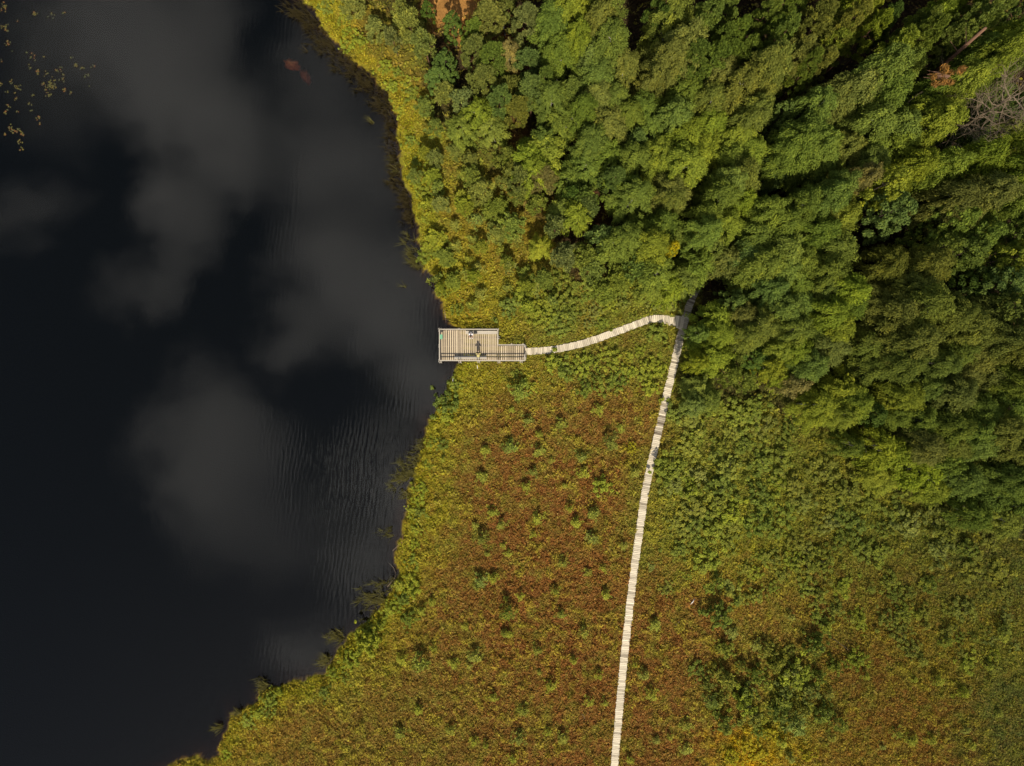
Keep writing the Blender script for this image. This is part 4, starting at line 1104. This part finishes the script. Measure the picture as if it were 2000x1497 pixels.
for i in range(5):
    n = 14; a0 = g2.uniform(0, 6.28); notch = .35
    V = [(0, 0, .012)] + [((1 + .06 * math.sin(3 * q)) * math.cos(a0 + q) * .13, math.sin(a0 + q) * .11, .010 + .012 * math.sin(2 * q)) for q in np.linspace(notch, 6.283 - notch, n)]
    me = bpy.data.meshes.new("lily_pad"); me.from_pydata(V, [], [(0, k, k + 1) for k in range(1, n)]); me.update()
    lo, hi = [((118, 104, 34), (150, 124, 40)), ((96, 96, 40), (120, 112, 40)), ((140, 96, 40), (160, 104, 40)), ((110, 106, 30), (136, 120, 38)), ((84, 84, 40), (104, 98, 44))][i]
    mt, t, out = mat("lily_pad"); b = t.nodes.new("ShaderNodeBsdfPrincipled"); b.inputs["Roughness"].default_value = .45
    n_ = t.nodes.new("ShaderNodeTexNoise"); n_.inputs["Scale"].default_value = 14; r_ = t.nodes.new("ShaderNodeValToRGB")
    r_.color_ramp.elements[0].color = (*lin(lo, .34), 1); r_.color_ramp.elements[1].color = (*lin(hi, .45), 1)
    t.links.new(n_.outputs["Fac"], r_.inputs[0]); t.links.new(r_.outputs[0], b.inputs["Base Color"]); t.links.new(b.outputs[0], out.inputs["Surface"])
    me.materials.append(mt); pads.append(me)
for key, (lab, spots) in LILY.items():
    for sx_, sy_, sr, cnt in spots:
        for _ in range(cnt):
            x, y = P(g2.normal(sx_, sr * .55), g2.normal(sy_, sr * .55))
            o = obj("lily_pad", pads[int(g2.integers(5))], None, None, (x, y, .002 + g2.uniform(0, .01)))
            s = g2.uniform(.55, 1.1); o.scale = (s, s * g2.uniform(.7, 1), 1); o.rotation_euler = (0, 0, g2.uniform(0, 6.28))
            tag(o, lab, "lily pad", "lily pads " + {"corner": "in the corner drift", "clump": "of the dense raft", "open": "drifting loose", "middle": "of the scattered drift", "chain": "of the hooked chain"}[key])

# ------------------------------------------------------------------ drowned rocks, sticks, dead wood
def boulder(label, px, py, r, top, seed, mt):
    g = np.random.default_rng(seed); n, mseg = 22, 30; V, F = [], []
    for i in range(n + 1):
        th = math.pi * i / n
        for k in range(mseg):
            ph = 2 * math.pi * k / mseg; d = np.array([math.sin(th) * math.cos(ph), math.sin(th) * math.sin(ph), math.cos(th)])
            q = .45 + 1.1 * float(fbm(np.array([d[0] * 2.6 + seed]), np.array([d[1] * 2.6 + d[2] * 1.9]), seed, 5)[0])
            V.append(tuple(d * np.array(r) * q))
    for i in range(n):
        for k in range(mseg): k2 = (k + 1) % mseg; F.append((i * mseg + k, (i + 1) * mseg + k, (i + 1) * mseg + k2, i * mseg + k2))
    zt = max(v[2] for v in V)
    me = bpy.data.meshes.new("boulder"); me.from_pydata(V, [], F); me.polygons.foreach_set("use_smooth", np.full(len(F), True))
    a = me.attributes.new("tint", "FLOAT", "POINT"); a.data.foreach_set("value", np.full(len(V), .5, np.float32)); me.update()
    o = obj("boulder", me, mt, None, (*P(px, py), top - zt)); return tag(o, label, "rock")


M_ROCK = wood_mat("drowned_rock", (.02, .016, .012), (.42, .37, .28), .7, (3.5, 3.5, 3.5))
boulder("pale drowned boulder just under the dark water near the reeds", 566, 120, (1.0, .65, .5), -.30, 3, M_ROCK).rotation_euler = (0, 0, R_(-20))
boulder("deeper brownish drowned stone trailing below the pale boulder", 592, 142, (.5, .9, .5), -.55, 5, M_ROCK).rotation_euler = (0, 0, R_(30))


def stick(name, label, cat, pts, rad, mt, z=.3):
    m = MB(); ps = []
    for i, p in enumerate(pts): x, y = P(p[0], p[1]); ps.append((x, y, p[2] if len(p) > 2 else z))
    rr = [rad * (1 - .6 * i / (len(ps) - 1)) for i in range(len(ps))]
    o = m
    m.tube(ps, rr, 6, .6)
    ob = m.build(name, mt, None, True); return tag(ob, label, cat)


stick("stick", "brown pole standing slanted in the water above the platform", "stick", [(871, 634, -.4), (870, 618, .15), (869, 606, .5)], .05, M_DEADWOOD)
stick("stake", "short white stake in the grass just below the platform", "stake", [(933, 722, .2), (932.6, 714, .75)], .055, M_PALEWOOD)
stick("stake", "white stake on the shore below the platform, nearest the water", "stake", [(884, 752, .1), (885, 744, .55), (886, 739, .8)], .05, M_PALEWOOD)
stick("driftwood", "orange-brown drift branch at the shallows of the lower reeds", "driftwood", [(784, 1066, .1), (787, 1052, .25), (788, 1042, .3)], .09, M_PINEBARK)
stick("driftwood", "thin grey drift twig crossing the waterline", "driftwood", [(767, 1076, .05), (776, 1067, .2), (783, 1062, .25)], .035, M_DEADWOOD)
stick("driftwood", "long bowed drift branch round the shallow bay of the lower shore", "driftwood", [(757, 1146, .05), (766, 1135, .1), (772, 1128, .15), (773, 1118, .2), (769, 1108, .2), (760, 1100, .1)], .05, M_DEADWOOD)
stick("stick", "short white bare stick lying on the red bog beside the boardwalk", "stick", [(1347, 1178, .5), (1351, 1172, .6), (1354, 1167, .55)], .075, M_PALEWOOD)
stick("stick", "faint curved grey stick on the bog near the white stick", "stick", [(1318, 1219, .45), (1324, 1212, .5), (1330, 1209, .5)], .03, M_DEADWOOD)
stick("stick", "tiny pale twig on the brown bog beside the boardwalk's lower stretch", "stick", [(1136, 1391, .45), (1140, 1396, .5), (1141, 1401, .45)], .03, M_DEADWOOD)
stick("stick", "thin pale leaning dead stem in the dark bush clump of the bog", "dead stem", [(1524, 1292, .4), (1534, 1300, 1.5), (1541, 1305, 2.2)], .05, M_DEADWOOD)
stick("stick", "thin dark leaning dead stem below the large blue-green bog pine", "dead stem", [(1452, 1320, .4), (1458, 1330, 1.4), (1461, 1336, 2.0)], .045, M_DARKWOOD)
stick("stick", "dark dead stem leaning among the bog pines beside the thicket", "dead stem", [(1612, 1238, .4), (1626, 1246, 1.5), (1640, 1256, 2.2)], .045, M_DARKWOOD)
stick("fallen_birch", "white fallen birch trunk in the brown clearing of the wood", "fallen trunk", [(984, 50, .5), (985, 62, .6), (987, 74, .5)], .2, M_PALEWOOD)
stick("fallen_branch", "pale fallen birch branch in the gap between pines", "fallen branch", [(1048, 100, 3.0), (1052, 92, 3.4), (1054, 86, 3.6)], .10, M_PALEWOOD)


def dead_tree(px, py, h, R, label, seed):
    g = random.Random(seed); x, y = P(px, py, h * .75)
    r = thing("dead_tree", label, "tree", (x, y, .2)); tr = MB(); br = MB()
    tr.tube([(0, 0, -.3), (.1, .05, h * .4), (.0, .1, h * .75), (.15, .2, h)], [.22, .17, .1, .03], 7, .5); tr.build("trunk", M_DEADWOOD, r, True)

    def limb(a, d, ln, rad, depth):
        pts = [Vector(a)]; dd = Vector(d).normalized()
        for i in range(4):
            dd = (dd + Vector((g.gauss(0, .22), g.gauss(0, .22), g.gauss(.02, .16)))).normalized(); pts.append(pts[-1] + dd * (ln / 4))
        rad = max(rad, .014)
        br.tube(pts, [rad, rad * .8, rad * .6, rad * .4, rad * .18], 5, g.gauss(.55, .1))
        if depth:
            for k in range(7 if depth == 2 else 4):
                i = g.choice((1, 2, 3, 3, 4)); q = (dd + Vector((g.gauss(0, .8), g.gauss(0, .8), g.gauss(.1, .4)))).normalized()
                limb(pts[i], q, ln * g.uniform(.4, .65), rad * .5, depth - 1)
    for i in range(24):
        ph = i * 2.4 + g.uniform(-.3, .3); z = h * (.5 + .47 * i / 24)
        limb((0.05, .1, z), (math.cos(ph), math.sin(ph), g.uniform(.0, .5)), R * g.uniform(.55, 1.05) * (1.1 - .35 * i / 24), .05, 2)
    br.build("branches", M_DEADWOOD, r)


dead_tree(1926, 222, 17.0, 5.2, "bare grey dead tree with spreading leafless branches at the edge of the wood canopy", 4)

# pine with a naked reddish trunk and a dead rust-brown spray of needles
x, y = P(1850, 148, 17.5)
rp = thing("dead_branch", "rust-brown spray of dead needles hanging in the pine canopy", "dead branch", (x, y, 0))
gb = np.random.default_rng(9); nq = 900
dd = unit(gb.normal(size=(nq, 3))); lobe = gb.normal(0, 1, (11, 3))[gb.integers(0, 11, nq)] * np.array([.95, .62, .3]); cc = dd * gb.uniform(.1, 1, (nq, 1)) * np.array([.42, .36, .3]) + lobe + np.array([0, 0, 17.5])
v, f = leaf_cloud(cc, unit(dd + gb.normal(size=(nq, 3)) * .6), gb.uniform(.14, .28, nq), 2.2, None, gb)
fo = obj("needles", fast_mesh("needles", v, f, {"tint": np.repeat(gb.uniform(0, 1, nq), 4)}), M_LEAF, rp); fo.color = (*lin((150, 112, 62), .9), 1)
m = MB()
for k in range(9):
    a = Vector((0.3, 0, 17.4)); e = a + Vector((-1.5 - .9 * gb.random(), gb.normal(0, .5), gb.normal(0, .3))); m.tube([a, a.lerp(e, .5) + Vector((0, gb.normal(0, .12), 0)), e], [.06, .04, .015], 5, .55)
m.build("twigs", M_PINEBARK, rp)
tb = Vector((*P(1836, 133, 10.0), 10.0)); tt = Vector((*P(1925, 55, 17.5), 17.5))
rt = thing("bare_pine", "slender bare pine trunk with reddish bark showing in a canopy gap", "tree", (tb.x, tb.y, 0))
m = MB(); m.tube([(0, 0, -.3), (0, 0, 10), (tt.x - tb.x, tt.y - tb.y, 17.5)], [.24, .2, .13], 8, .62); m.build("trunk", M_PINEBARK, rt, True)
m = MB()
for k in range(5): a = Vector((tt.x - tb.x, tt.y - tb.y, 17.5)) * (.6 + .08 * k); m.tube([a, a + Vector((gb.normal(0, .8), gb.normal(0, .8), .4))], [.05, .015], 5)
m.build("branch_stubs", M_PINEBARK, rt)


# ------------------------------------------------------------------ labels that point at one plant
MARKS = [("the boardwalk fork", 1335, 628), ("the lake platform", 940, 676), ("the dead grey tree", 1930, 222), ("the rust-brown needles", 1848, 146), ("the sandy clearing", 880, 16),
         ("the fallen birch trunk", 985, 62), ("the black canopy gap", 1480, 355), ("the yellow-leaved alder", 1320, 483), ("the drowned boulder", 566, 120), ("the yellow bushes", 1480, 1466),
         ("the white stick", 1350, 1173), ("the boardwalk's mossy stretch", 1296, 815), ("the boardwalk's foot", 1200, 1490), ("the lower reeds", 800, 925), ("the bowed driftwood", 770, 1125),
         ("the branch boardwalk's crest", 1275, 622), ("the upper right corner", 2000, 0), ("the lower right corner", 2000, 1497), ("the right edge's middle", 2000, 748), ("the clustered round pines", 1620, 80),
         ("the large blue-green alder", 1730, 416), ("the large lime birch", 1632, 772), ("the blue-green bog pine", 1552, 1416), ("the boardwalk's middle", 1247, 1040), ("the lake's upper bay", 790, 360), ("the lower left cove", 430, 1440)]
ORD = "nearest second third fourth fifth sixth seventh eighth ninth tenth eleventh twelfth thirteenth fourteenth fifteenth sixteenth seventeenth eighteenth nineteenth twentieth".split()
DIRS = ["right of", "up and right of", "above", "up and left of", "left of", "down and left of", "below", "down and right of"]
buckets = {}
for rec in PLANTS:
    o, noun, tone, size, px, py = rec
    ds = sorted((math.hypot(px - mx_, py - my_), i) for i, (nm, mx_, my_) in enumerate(MARKS) if math.hypot(px - mx_, py - my_) > 4)
    i = ds[0][1]; mx_, my_ = MARKS[i][1:]
    k = int(round(math.degrees(math.atan2(-(py - my_), px - mx_)) / 45.0)) % 8
    buckets.setdefault((noun, i, k), []).append((ds[0][0], rec))
for (noun, i, k), lst in buckets.items():
    lst.sort(key=lambda q: q[0])
    for n, (_, (o, _, tone, size, px, py)) in enumerate(lst):
        o["label"] = f"{size} {tone} {noun}, {ORD[min(n, 19)]} {noun} {DIRS[k]} {MARKS[i][0]}" if n else f"{size} {tone} {noun}, nearest one {DIRS[k]} {MARKS[i][0]}"
print("plants", len(PLANTS), "objects", len(bpy.data.objects))
